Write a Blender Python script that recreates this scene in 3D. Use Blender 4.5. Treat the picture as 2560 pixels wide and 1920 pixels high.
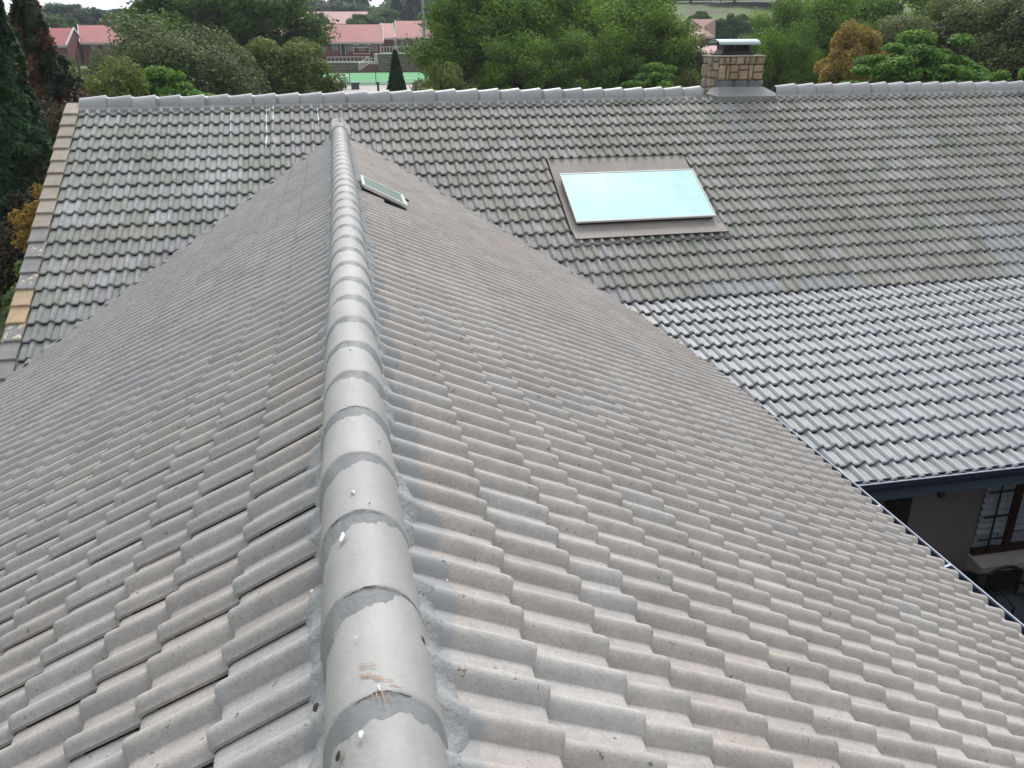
import bpy, math, random
import numpy as np
from mathutils import Vector, Matrix
rad = math.radians
D_ = bpy.data
sc = bpy.context.scene
for o in list(D_.objects): D_.objects.remove(o)
C = sc.collection

# ---------------------------------------------------------------- camera
CAM = np.array([-0.065, 0.0, 1.4646])
CR = np.array([0.98006908, -0.1985857, -0.00532185])
CU = np.array([0.08082215, 0.37411902, 0.92385212])
CF = np.array([0.18147282, 0.90586902, -0.38271261])
FPX = 2085.3755
cd = D_.cameras.new('camera'); cam = D_.objects.new('camera', cd); C.objects.link(cam)
cd.sensor_width = 36; cd.lens = FPX/2560*36; cd.clip_end = 3000; cd.clip_start = .05
cam.matrix_world = Matrix([[CR[0], CU[0], -CF[0], CAM[0]], [CR[1], CU[1], -CF[1], CAM[1]],
                           [CR[2], CU[2], -CF[2], CAM[2]], [0, 0, 0, 1]])
sc.camera = cam
def ray(px, py): return CF+(px-1280)/FPX*CR-(py-960)/FPX*CU
def at(px, py, D):
    r = ray(px, py); return CAM+r*(D/math.hypot(r[0], r[1]))
def on_y(px, py, Y):
    r = ray(px, py); return CAM+r*((Y-CAM[1])/r[1])

# ---------------------------------------------------------------- world, sun, exposure
w = D_.worlds.new('World'); sc.world = w; w.use_nodes = True
nt = w.node_tree; nt.nodes.clear()
N = nt.nodes.new; Lk = nt.links.new
SUN_EL, SUN_AZ = 48, 13          # azimuth clockwise from +Y
sky = N('ShaderNodeTexSky'); sky.sky_type = 'NISHITA'; sky.sun_disc = False
sky.sun_elevation = rad(SUN_EL); sky.sun_rotation = rad(SUN_AZ); sky.air_density = 1.0; sky.dust_density = 6; sky.altitude = 1500
hs = N('ShaderNodeHueSaturation'); hs.inputs['Saturation'].default_value = .33
tc = N('ShaderNodeTexCoord'); no = N('ShaderNodeTexNoise'); no.inputs['Scale'].default_value = 2.2; no.inputs['Detail'].default_value = 5
cr = N('ShaderNodeValToRGB'); cr.color_ramp.elements[0].position = .3; cr.color_ramp.elements[0].color = (.52, .57, .65, 1)
cr.color_ramp.elements[1].position = .72; cr.color_ramp.elements[1].color = (1.08, 1.08, 1.06, 1)
mx = N('ShaderNodeMix'); mx.data_type = 'RGBA'; mx.blend_type = 'MULTIPLY'; mx.inputs[0].default_value = 1
ov = N('ShaderNodeMix'); ov.data_type = 'RGBA'; ov.inputs[0].default_value = .62; ov.inputs[7].default_value = (9.5, 9.55, 9.7, 1)
bg = N('ShaderNodeBackground'); bg.inputs['Strength'].default_value = .1; wo = N('ShaderNodeOutputWorld')
Lk(tc.outputs['Generated'], no.inputs['Vector']); Lk(no.outputs['Fac'], cr.inputs['Fac'])
Lk(sky.outputs[0], hs.inputs['Color']); Lk(hs.outputs[0], ov.inputs[6]); Lk(ov.outputs[2], mx.inputs[6]); Lk(cr.outputs[0], mx.inputs[7])
dp = N('ShaderNodeVectorMath'); dp.operation = 'DOT_PRODUCT'; dp.inputs[1].default_value = (.22, .72, .66); Lk(tc.outputs['Generated'], dp.inputs[0])
gr = N('ShaderNodeMapRange'); gr.inputs['From Min'].default_value = -.7; gr.inputs['From Max'].default_value = 1; gr.inputs['To Min'].default_value = .30; gr.inputs['To Max'].default_value = 1.38; Lk(dp.outputs['Value'], gr.inputs['Value'])
mg = N('ShaderNodeMix'); mg.data_type = 'RGBA'; mg.blend_type = 'MULTIPLY'; mg.inputs[0].default_value = 1; Lk(mx.outputs[2], mg.inputs[6]); Lk(gr.outputs[0], mg.inputs[7])
Lk(mg.outputs[2], bg.inputs[0]); Lk(bg.outputs[0], wo.inputs[0])
sd = D_.lights.new('sun', 'SUN'); sd.energy = 1.25; sd.angle = rad(20); sd.color = (1, .95, .88)
so = D_.objects.new('sun', sd); C.objects.link(so)
sdir = Vector((math.sin(rad(SUN_AZ))*math.cos(rad(SUN_EL)), math.cos(rad(SUN_AZ))*math.cos(rad(SUN_EL)), math.sin(rad(SUN_EL))))
so.rotation_euler = sdir.to_track_quat('Z', 'Y').to_euler()
sc.view_settings.view_transform = 'Standard'; sc.view_settings.look = 'None'; sc.view_settings.gamma = 1
sc.view_settings.exposure = 0.86
sc.render.engine = 'CYCLES'
sc.cycles.max_bounces = 6; sc.cycles.transparent_max_bounces = 6

# ---------------------------------------------------------------- helpers
rng = np.random.default_rng(7)
random.seed(4)
def tag(o, label=None, cat=None, group=None, kind=None):
    if label: o['label'] = label
    if cat: o['category'] = cat
    if group: o['group'] = group
    if kind: o['kind'] = kind
    return o
def empty(name, loc, label=None, cat=None, group=None, rz=0):
    o = D_.objects.new(name, None); C.objects.link(o); o.location = loc; o.rotation_euler = (0, 0, rz)
    o.empty_display_size = .2
    return tag(o, label, cat, group)
def mesh_np(name, V, F, mat, parent=None, col=None, smooth=False, sharp=None, local=False):
    """F: (n,4) or (n,3) int array or list of tuples.  Vertices in world space unless local"""
    V = np.asarray(V, float)
    if parent is not None and not local:
        m = parent
        while m.parent: m = m.parent
        inv = (Matrix.Translation(m.location) @ m.rotation_euler.to_matrix().to_4x4()).inverted()
        A = np.array(inv); V = V@A[:3, :3].T+A[:3, 3]
    me = D_.meshes.new(name)
    if isinstance(F, np.ndarray):
        n, k = F.shape
        me.vertices.add(len(V)); me.vertices.foreach_set('co', V.astype(np.float32).ravel())
        me.loops.add(n*k); me.loops.foreach_set('vertex_index', F.astype(np.int32).ravel())
        me.polygons.add(n); me.polygons.foreach_set('loop_start', np.arange(0, n*k, k, dtype=np.int32))
        me.update(calc_edges=True)
    else:
        me.from_pydata([tuple(v) for v in V], [], F)
    if smooth: me.polygons.foreach_set('use_smooth', np.ones(len(me.polygons), bool))
    if sharp: me.set_sharp_from_angle(angle=rad(sharp))
    if col is not None:
        a = me.color_attributes.new('tint', 'FLOAT_COLOR', 'POINT')
        c4 = np.ones((len(V), 4), np.float32); c4[:, :3] = col; a.data.foreach_set('color', c4.ravel())
    me.materials.append(mat)
    o = D_.objects.new(name, me); C.objects.link(o)
    if parent is not None: o.parent = parent
    return o
class MB:
    def __init__(s): s.v = []; s.f = []; s.M = None
    def add(s, vs, fs):
        b = len(s.v)
        for p in vs: s.v.append(tuple(s.M@Vector(p)) if s.M is not None else tuple(p))
        for f in fs: s.f.append(tuple(b+i for i in f))
        return s
    def box(s, x0, x1, y0, y1, z0, z1):
        return s.add([(x0,y0,z0),(x1,y0,z0),(x1,y1,z0),(x0,y1,z0),(x0,y0,z1),(x1,y0,z1),(x1,y1,z1),(x0,y1,z1)],
            [(0,3,2,1),(4,5,6,7),(0,1,5,4),(1,2,6,5),(2,3,7,6),(3,0,4,7)])
    def beam(s, a, b, wd, hh, up=(0, 0, 1)):
        a = Vector(a); b = Vector(b); d = (b-a).normalized(); u = Vector(up)
        r = d.cross(u)
        if r.length < 1e-4: r = d.cross(Vector((1, 0, 0)))
        r.normalize(); u = r.cross(d)
        vs = [p+r*i*wd/2+u*j*hh/2 for p in (a, b) for i, j in ((-1,-1),(1,-1),(1,1),(-1,1))]
        return s.add(vs, [(0,1,2,3),(7,6,5,4),(0,4,5,1),(1,5,6,2),(2,6,7,3),(3,7,4,0)])
    def tube(s, pts, rs, n=8):
        pts = [Vector(p) for p in pts]; vs = []; fs = []
        for i, p in enumerate(pts):
            d = (pts[min(i+1, len(pts)-1)]-pts[max(i-1, 0)]).normalized()
            a = d.cross(Vector((0.13, .99, .05))).normalized() if abs(d.y) < .9 else d.cross(Vector((1, 0, 0))).normalized(); b = d.cross(a)
            r = rs[i] if hasattr(rs, '__len__') else rs
            for k in range(n):
                t = 2*math.pi*k/n; vs.append(p+a*math.cos(t)*r+b*math.sin(t)*r)
        for i in range(len(pts)-1):
            for k in range(n): fs.append((i*n+k, i*n+(k+1) % n, (i+1)*n+(k+1) % n, (i+1)*n+k))
        fs.append(tuple(range(n-1, -1, -1))); fs.append(tuple((len(pts)-1)*n+k for k in range(n)))
        return s.add(vs, fs)
    def build(s, name, mat, parent=None, local=False, smooth=False, sharp=None):
        return mesh_np(name, s.v, s.f, mat, parent, smooth=smooth, sharp=sharp, local=local)

def mat(name, col=(.5, .5, .5), rough=.7, metal=0, spec=.5, attr=False, noise=None, nscale=8, bump=0, bscale=60, streak=None, band=None,
        speck=None, coat=0, trans=0, objco=True):
    m = D_.materials.new(name); m.use_nodes = True; t = m.node_tree; b = t.nodes['Principled BSDF']
    n = t.nodes.new; l = t.links.new
    b.inputs['Roughness'].default_value = rough; b.inputs['Metallic'].default_value = metal
    b.inputs['Specular IOR Level'].default_value = spec; b.inputs['Coat Weight'].default_value = coat
    tcn = n('ShaderNodeTexCoord'); co = tcn.outputs['Object']
    if attr:
        a = n('ShaderNodeAttribute'); a.attribute_name = 'tint'; out = a.outputs['Color']
    else:
        r_ = n('ShaderNodeRGB'); r_.outputs[0].default_value = (*col, 1); out = r_.outputs[0]
    if noise:
        # noise: list of (scale, lo, hi)
        for sc_, lo, hi in noise:
            nz = n('ShaderNodeTexNoise'); nz.inputs['Scale'].default_value = sc_; nz.inputs['Detail'].default_value = 4; l(co, nz.inputs['Vector'])
            mr = n('ShaderNodeMapRange'); mr.inputs['From Min'].default_value = .3; mr.inputs['From Max'].default_value = .7
            mr.inputs['To Min'].default_value = lo; mr.inputs['To Max'].default_value = hi; l(nz.outputs['Fac'], mr.inputs['Value'])
            mm = n('ShaderNodeMix'); mm.data_type = 'RGBA'; mm.blend_type = 'MULTIPLY'; mm.inputs[0].default_value = 1
            l(out, mm.inputs[6]); l(mr.outputs[0], mm.inputs[7]); out = mm.outputs[2]
    if streak:
        mp = n('ShaderNodeMapping'); mp.inputs['Scale'].default_value = streak[0]; l(co, mp.inputs['Vector'])
        nz = n('ShaderNodeTexNoise'); nz.inputs['Scale'].default_value = 1; nz.inputs['Detail'].default_value = 5; l(mp.outputs[0], nz.inputs['Vector'])
        mr = n('ShaderNodeMapRange'); mr.inputs['From Min'].default_value = .3; mr.inputs['From Max'].default_value = .7
        mr.inputs['To Min'].default_value = streak[1]; mr.inputs['To Max'].default_value = streak[2]; l(nz.outputs['Fac'], mr.inputs['Value'])
        mm = n('ShaderNodeMix'); mm.data_type = 'RGBA'; mm.blend_type = 'MULTIPLY'; mm.inputs[0].default_value = 1
        l(out, mm.inputs[6]); l(mr.outputs[0], mm.inputs[7]); out = mm.outputs[2]
    if band:
        sx = n('ShaderNodeSeparateXYZ'); l(co, sx.inputs[0]); ad = n('ShaderNodeMath'); ad.inputs[1].default_value = .055; l(sx.outputs[0], ad.inputs[0]); ab = n('ShaderNodeMath'); ab.operation = 'ABSOLUTE'; l(ad.outputs[0], ab.inputs[0])
        nz = n('ShaderNodeTexNoise'); nz.inputs['Scale'].default_value = 5; nz.inputs['Detail'].default_value = 4; l(co, nz.inputs['Vector'])
        ma = n('ShaderNodeMath'); ma.operation = 'MULTIPLY_ADD'; ma.inputs[1].default_value = -.28; l(nz.outputs['Fac'], ma.inputs[0]); l(ab.outputs[0], ma.inputs[2])
        mr = n('ShaderNodeMapRange'); mr.inputs['From Min'].default_value = band[0]-.14; mr.inputs['From Max'].default_value = band[0]-.125; mr.inputs['To Min'].default_value = 1; mr.inputs['To Max'].default_value = 0; l(ma.outputs[0], mr.inputs['Value'])
        mm = n('ShaderNodeMix'); mm.data_type = 'RGBA'; l(mr.outputs[0], mm.inputs[0]); l(out, mm.inputs[6]); mm.inputs[7].default_value = (*band[1], 1); out = mm.outputs[2]
    if speck:
        # speck: list of (scale, threshold, colour)
        for sc_, th_, cc in speck:
            nz = n('ShaderNodeTexNoise'); nz.inputs['Scale'].default_value = sc_; nz.inputs['Detail'].default_value = 3; nz.inputs['Roughness'].default_value = .65; l(co, nz.inputs['Vector'])
            mr = n('ShaderNodeMapRange'); mr.inputs['From Min'].default_value = th_; mr.inputs['From Max'].default_value = th_+.05; l(nz.outputs['Fac'], mr.inputs['Value'])
            mm = n('ShaderNodeMix'); mm.data_type = 'RGBA'; l(mr.outputs[0], mm.inputs[0]); l(out, mm.inputs[6]); mm.inputs[7].default_value = (*cc, 1); out = mm.outputs[2]
    l(out, b.inputs['Base Color'])
    if bump:
        nz = n('ShaderNodeTexNoise'); nz.inputs['Scale'].default_value = bscale; nz.inputs['Detail'].default_value = 6; l(co, nz.inputs['Vector'])
        bp = n('ShaderNodeBump'); bp.inputs['Strength'].default_value = bump; bp.inputs['Distance'].default_value = .01; l(nz.outputs['Fac'], bp.inputs['Height']); l(bp.outputs[0], b.inputs['Normal'])
    if trans:
        tr = n('ShaderNodeBsdfTranslucent'); l(out, tr.inputs['Color']); ms = n('ShaderNodeMixShader'); ms.inputs[0].default_value = trans
        l(b.outputs[0], ms.inputs[1]); l(tr.outputs[0], ms.inputs[2]); l(ms.outputs[0], t.nodes['Material Output'].inputs['Surface'])
    return m
def ss(a, b, x):
    t = np.clip((np.asarray(x, float)-a)/(b-a), 0, 1); return t*t*(3-2*t)
# cheap smooth value noise (numpy)
_tab = np.random.default_rng(3).random((64, 64))
def vn(x, y):
    x = np.asarray(x, float); y = np.asarray(y, float); xi = np.floor(x).astype(int); yi = np.floor(y).astype(int)
    fx = x-xi; fy = y-yi; fx = fx*fx*(3-2*fx); fy = fy*fy*(3-2*fy)
    g = lambda a, b: _tab[a % 64, b % 64]
    return (g(xi, yi)*(1-fx)+g(xi+1, yi)*fx)*(1-fy)+(g(xi, yi+1)*(1-fx)+g(xi+1, yi+1)*fx)*fy

# ---------------------------------------------------------------- terrain
def ground(x, y):
    x = np.asarray(x, float); y = np.asarray(y, float); d = np.hypot(x, y); az = np.degrees(np.arctan2(x, y))
    z = -5.3+.9*ss(35, 90, d)
    m = ss(-6.5, -5.5, az)*(1-ss(7, 9, az))
    z = z+2.3*(m*ss(153.5, 155, d)+(1-m)*ss(95, 150, d))
    z = z+2.2*ss(188, 225, d)+3.5*ss(225, 330, d)
    r = ss(14, 20, az)
    z = z+r*(3.2*ss(172, 200, d)+6.2*ss(205, 262, d))
    return z
M_grass = mat('grass', (.10, .135, .04), .95, noise=[(.08, .7, 1.3), (1.5, .8, 1.2)], speck=[(.12, .56, (.11, .09, .055))])
rr = np.concatenate([np.linspace(0, 60, 16), np.linspace(64, 300, 90), np.linspace(310, 1500, 24)])
aa = np.radians(np.linspace(-180, 180, 361))
R_, A_ = np.meshgrid(rr, aa, indexing='ij'); X_ = R_*np.sin(A_); Y_ = R_*np.cos(A_); Z_ = ground(X_, Y_)+.12*(vn(X_*.3, Y_*.3)-.5)
ni, nj = R_.shape; idx = np.arange(ni*nj).reshape(ni, nj)
F_ = np.stack([idx[:-1, :-1].ravel(), idx[:-1, 1:].ravel(), idx[1:, 1:].ravel(), idx[1:, :-1].ravel()], 1)
g_ = mesh_np('ground', np.stack([X_.ravel(), Y_.ravel(), Z_.ravel()], 1), F_, M_grass, smooth=True); g_['kind'] = 'structure'

# ---------------------------------------------------------------- roof tiles
TH, TF, TK = .5086, .4955, .1946
S1, G, G3 = .4192, .3226, .246
YR, ZR = 15.8473, .488
SF, GF, GK = .0106, .3171, .3317
XV = -4.2292
W = .33; P = .165
def tile_profile(half=None):
    pts = []
    def roll(u0, w0, w1, n, H=.045):
        for i in range(n):
            t = w0+(w1-w0)*i/(n-1); pts.append((u0+t*.090, H*((1-math.cos(2*math.pi*t))/2)**.42))
    pts.append((-.016, -.004)); pts.append((0., 0.)); pts.append((.035, -.002))
    roll(.070, .004, .996, 11)
    pts.append((.197, -.002))
    roll(.235, .004, .885, 11)
    u, h = pts[-1]; pts.append((u+.005, h-.003)); pts.append((u+.004, .0025))
    return np.array(pts)
PROF = tile_profile(); NP = len(PROF)
def tile_field(name, O, U, Dn, Nn, cols, courses, colf, material, parent, skip=None, u0=0., nose=.030, lift=.038, jit=1., cool=None, W=.33):
    """cols: range of tile columns; courses: list of (s_top, s_bot); colf(u,s,P)->rgb for each tile"""
    O = np.array(O); U = np.array(U, float); Dn = np.array(Dn, float); Nn = np.array(Nn, float)
    Vs = []; Cs = []; Fs = []; base = 0
    for ci, (st, sb) in enumerate(courses):
        L = sb-st
        for j in cols:
            halves = [0, 1]
            if skip:
                halves = [h for h in halves if not skip(u0+j*W+h*W/2, ci)]
                if not halves: continue
            if halves == [0, 1]: prof = PROF
            elif halves == [0]: prof = PROF[:15]
            else: prof = PROF[14:]
            m = len(prof); prof = prof*np.array([W/.33, 1.])
            du = rng.normal(0, .0015)*jit; ds = rng.normal(0, .0025)*jit; tl = rng.normal(0, .0007)*jit; dh = abs(rng.normal(0, .0008))*jit
            rot = rng.normal(0, .0028)*jit
            t_s = np.array([st-.05 if ci else st, st+.06, sb-.11, sb-.03, sb-.012, sb-.004, sb, sb-.001])
            frac = (t_s-st+.05)/(L+.05)
            drop = np.array([0, 0, 0, 0, .0015, .006, .011, nose+.011*0+.008])
            base_h = lift*(np.clip(frac, 0, 1)-1)+dh
            Ug = prof[:, 0][None, :]+u0+j*W+du+(t_s[:, None]-sb)*rot
            Sg = t_s[:, None]+ds+np.zeros((1, m))
            Hg = prof[:, 1][None, :]+base_h[:, None]-drop[:, None]+tl*(prof[:, 0][None, :]-.16)/.16
            Pp = O+Ug[..., None]*U+Sg[..., None]*Dn+Hg[..., None]*Nn
            n = len(t_s)
            ii = (np.arange(n*m).reshape(n, m)+base)
            f = np.stack([ii[:-1, :-1].ravel(), ii[1:, :-1].ravel(), ii[1:, 1:].ravel(), ii[:-1, 1:].ravel()], 1)
            c = colf(u0+j*W+.16, sb-.15, O+(u0+j*W+.16)*U+(sb-.15)*Dn)
            wear = np.array([.5, .15, 0, .35, .6, .7, .7, .7])*(rng.random()*.5 if cool is not None else 0)
            c = c[None, None]*(1-wear[:, None, None])+(np.array(cool) if cool is not None else c)[None, None]*wear[:, None, None]+np.zeros((n, m, 1)); c = c.reshape(-1, 3)
            Vs.append(Pp.reshape(-1, 3)); Fs.append(f); Cs.append(c); base += n*m
    V = np.concatenate(Vs); F = np.concatenate(Fs); Cc = np.concatenate(Cs)
    # consistent outward normals
    a = V[F[:50, 1]]-V[F[:50, 0]]; b = V[F[:50, 3]]-V[F[:50, 0]]
    if (np.cross(a, b)@Nn).sum() < 0: F = F[:, ::-1]
    return mesh_np(name, V, F, material, parent, col=Cc, smooth=True, sharp=50)

house = empty('house', (0, 3, -5.3), 'grey tiled house in the foreground with a long ridge, stone chimney and two skylights', 'house')

tile_noise = [(2.2, .93, 1.07), (14, .92, 1.08), (70, .90, 1.08), (220, .9, 1.08)]
M_tile_near = mat('painted_concrete_tile', attr=True, rough=.72, noise=tile_noise, bump=.28, bscale=190, streak=((3, 45, 5), .92, 1.07), band=(.20, (.325, .328, .33)),
                  speck=[(30, .665, (.16, .15, .135)), (75, .70, (.13, .12, .11)), (42, .71, (.46, .42, .33)), (7, .72, (.44, .38, .27))])
M_tile_far = mat('weathered_concrete_tile', attr=True, rough=.72, noise=[(.5, .90, 1.10), (1.7, .93, 1.07), (9, .86, 1.14), (45, .92, 1.08)], bump=.3, bscale=120, streak=((38, 3, 3), .90, 1.08),
                 speck=[(16, .68, (.10, .105, .08)), (30, .72, (.34, .35, .30)), (4, .72, (.15, .16, .12))])
M_tile_new = mat('freshly_painted_tile', attr=True, rough=.42, spec=.5, noise=[(.6, .93, 1.06), (2, .94, 1.05), (12, .90, 1.07)], bump=.2, bscale=120, streak=((38, 3, 3), .92, 1.06),
                 speck=[(7, .69, (.22, .22, .20)), (22, .70, (.2, .2, .19))])
def lerp(a, b, t): return np.array(a)*(1-t)+np.array(b)*t
def c_near_r(u, s, p):  # warmer and lighter than the left slope: its stronger light is in the colour
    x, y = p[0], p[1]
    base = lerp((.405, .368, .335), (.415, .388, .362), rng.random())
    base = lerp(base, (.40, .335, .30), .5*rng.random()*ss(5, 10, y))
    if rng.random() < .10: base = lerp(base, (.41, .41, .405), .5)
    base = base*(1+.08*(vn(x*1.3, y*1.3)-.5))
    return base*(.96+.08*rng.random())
def c_near_l(u, s, p):  # cooler, darker tile colour carries the weaker light on the left slope
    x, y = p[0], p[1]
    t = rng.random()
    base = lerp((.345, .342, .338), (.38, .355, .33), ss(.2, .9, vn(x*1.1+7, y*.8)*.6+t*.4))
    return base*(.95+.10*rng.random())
def c_far(u, s, p):
    x, y = p[0], p[1]
    t = rng.random()
    leftness = 1-ss(-2.5, 1.5, x+.6*(vn(x, y)-.5))
    green = lerp((.222, .222, .190), (.282, .272, .250), t)
    pale = lerp((.25, .27, .24), (.325, .33, .34), rng.random()**1.4)
    b = lerp(green, pale, .25+.65*leftness)
    r = rng.random()
    if r < .09: b = lerp(b, (.33, .335, .345), .5)
    elif r < .17: b = lerp(b, (.26, .235, .215), .4)
    elif r < .3: b = lerp(b, (.17, .19, .145), .4)
    # paint overspray next to the valley and darker unpainted end at the far right
    g = abs(abs(x)*1.02-(15.0-y)*.99)
    if g < .45 and rng.random() < .8: b = lerp(b, (.262, .264, .272), .5)
    dk = ss(12.9, 14.3, x+.7*(vn(x*1.4, y*1.4)-.5)-(15.8-y)*.22)
    b = lerp(b, (.085, .10, .125), .85*dk)
    if y < 11.5 and x < 9 and vn(x*2.3, 4.) > .62: b = lerp(b, (.30, .31, .325), .7)
    if y < 12.9:
        k = ss(9.9, 10.4, x+.6*(vn(x*2, y*2)-.5))*(1-ss(11.2, 12.0, x+(vn(x*2, y*2)-.5)))*(1-ss(11.8, 12.7, y))
        b = lerp(b, (.33, .34, .355), .9*k)
    return b*(.92+.16*rng.random())
def c_low(u, s, p):
    x, y = p[0], p[1]
    b = lerp((.295, .305, .32), (.325, .335, .352), rng.random())
    if rng.random() < .15: b = lerp(b, (.32, .35, .36), .5)
    k = max(ss(.68, .85, ss(9.6, 11.6, x+(11-y)*-.35)*.55+.5*vn(x*1.2+9, y*1.2))*.6, ss(10.7, 11.4, x-(11-y)*.55+.8*(vn(x*2, y*2)-.5)))
    b = lerp(b, (.23, .225, .185), .85*k)
    return b*(.95+.1*rng.random())
sn = [S1+G*c-(G-G3 if c >= 2 else 0) for c in range(16)]; sn[15] -= .105
# straps: course c (1-based) bottom at sn[c-1]
near_c = [(0.03 if i == 0 else sn[i-1], sn[i]) for i in range(16)]
ct, st_ = math.cos(TH), math.sin(TH)
sl = [.60, .915, 1.178, 1.52, 1.852]+[1.852+.3325*k for k in range(1, 11)]
near_cl = [(0.03 if i == 0 else sl[i-1], sl[i]) for i in range(15)]
WL = .342; U0L = -1.805-.319*WL/.33
# roll j near base at Y = 3.67-.165j ; roll spans v .06..163 (first) ; right slope U=+Y
U0R = 3.67-.070-.33*16
tile_field('roof_slope', (0, 0, 0), (0, 1, 0), (ct, 0, -st_), (st_, 0, ct), range(1, 49), near_c, c_near_r, M_tile_near, house, cool=(.385, .378, .37),
           u0=U0R, skip=lambda u, ci: u < -1.6 or (ci == 0 or ci == 1) and 9.40 < u+.08 < 10.1 and False)
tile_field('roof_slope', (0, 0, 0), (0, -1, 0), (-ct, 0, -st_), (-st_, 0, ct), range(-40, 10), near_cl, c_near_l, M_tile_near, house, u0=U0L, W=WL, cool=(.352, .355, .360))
kf = SF+17*GF
cf, sf_ = math.cos(TF), math.sin(TF)
far_c = [(max(SF+GF*(k-1), 0.02), SF+GF*k) for k in range(1, 18)]
FU0 = 3.38-W*30
def skipfar(u, ci):
    um = u+.08
    if um < XV+.01: return True
    if 6 <= ci <= 11 and 3.42 < um < 5.90: return True
    return False
tile_field('roof_slope', (0, YR, ZR), (1, 0, 0), (0, -cf, -sf_), (0, -sf_, cf), range(6, 69), far_c, c_far, M_tile_far, house, u0=FU0, skip=skipfar, nose=.018, lift=.043)
far_c2 = [(SF+GF*(k-1), SF+GF*k) for k in range(18, 24)]
tile_field('roof_slope', (0, YR, ZR), (1, 0, 0), (0, -cf, -sf_), (0, -sf_, cf), range(6, 18), far_c2, c_far, M_tile_far, house, u0=FU0, skip=skipfar, nose=.018, lift=.043)
YK, ZK = YR-kf*cf, ZR-kf*sf_
ck, sk_ = math.cos(TK), math.sin(TK)
low_c = [(-.05 if k == 1 else GK*(k-1), GK*k) for k in range(1, 14)]
tile_field('roof_slope', (0, YK, ZK-.012), (1, 0, 0), (0, -ck, -sk_), (0, -sk_, ck), range(30, 69), low_c, c_low, M_tile_new, house, u0=FU0, nose=.017, lift=.046)
YE, ZE = YK-13*GK*ck, ZK-13*GK*sk_
XE = sn[15]*ct; ZEN = -sn[15]*st_

# underlay (dark boarding below the tiles) and rear slope, so nothing shows through
M_dark = mat('roof_underlay', (.03, .03, .032), .9)
def nplane(x, dz): return -abs(x)*math.tan(TH)-dz
mb = MB()
for sg in (1, -1):
    x1 = sg*(XE-.06)
    ymax = 15.1
    mb.add([(0, -1.6, -.035), (x1, -1.6, nplane(x1, .035)), (x1, 11.0, nplane(x1, .035)), (0, ymax, -.035)], [(0, 1, 2, 3)])
x0, x1 = XV+.02, 18.5
e23 = SF+GF*23
mb.add([(x0, YR, ZR-.04), (x1, YR, ZR-.04), (x1, YK, ZK-.04), (x0, YK, ZK-.04)], [(0, 1, 2, 3)])
mb.add([(x0, YK, ZK-.04), (0, YK, ZK-.04), (0, YR-(e23-.1)*cf, ZR-(e23-.1)*sf_-.04), (x0, YR-(e23-.1)*cf, ZR-(e23-.1)*sf_-.04)], [(0, 1, 2, 3)])
mb.add([(3.4, YK, ZK-.045), (x1, YK, ZK-.045), (x1, YE+.06, ZE-.04), (3.4, YE+.06, ZE-.04)], [(0, 1, 2, 3)])
mb.build('roof_underlay', M_dark, house)
M_plain = mat('rear_tile', (.2, .2, .18), .8, noise=[(3, .85, 1.15)])
MB().add([(XV-.15, YR+.02, ZR-.02), (18.6, YR+.02, ZR-.02), (18.6, YR+6, ZR-3.25), (XV-.15, YR+6, ZR-3.25),
          (XV-.15, YR+.02, ZR-.1), (18.6, YR+.02, ZR-.1), (18.6, YR+6, ZR-3.33), (XV-.15, YR+6, ZR-3.33)],
         [(0, 1, 2, 3), (4, 7, 6, 5), (0, 3, 7, 4), (1, 5, 6, 2), (2, 6, 7, 3), (0, 4, 5, 1)]).build('rear_roof_slope', M_plain, house)

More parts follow.
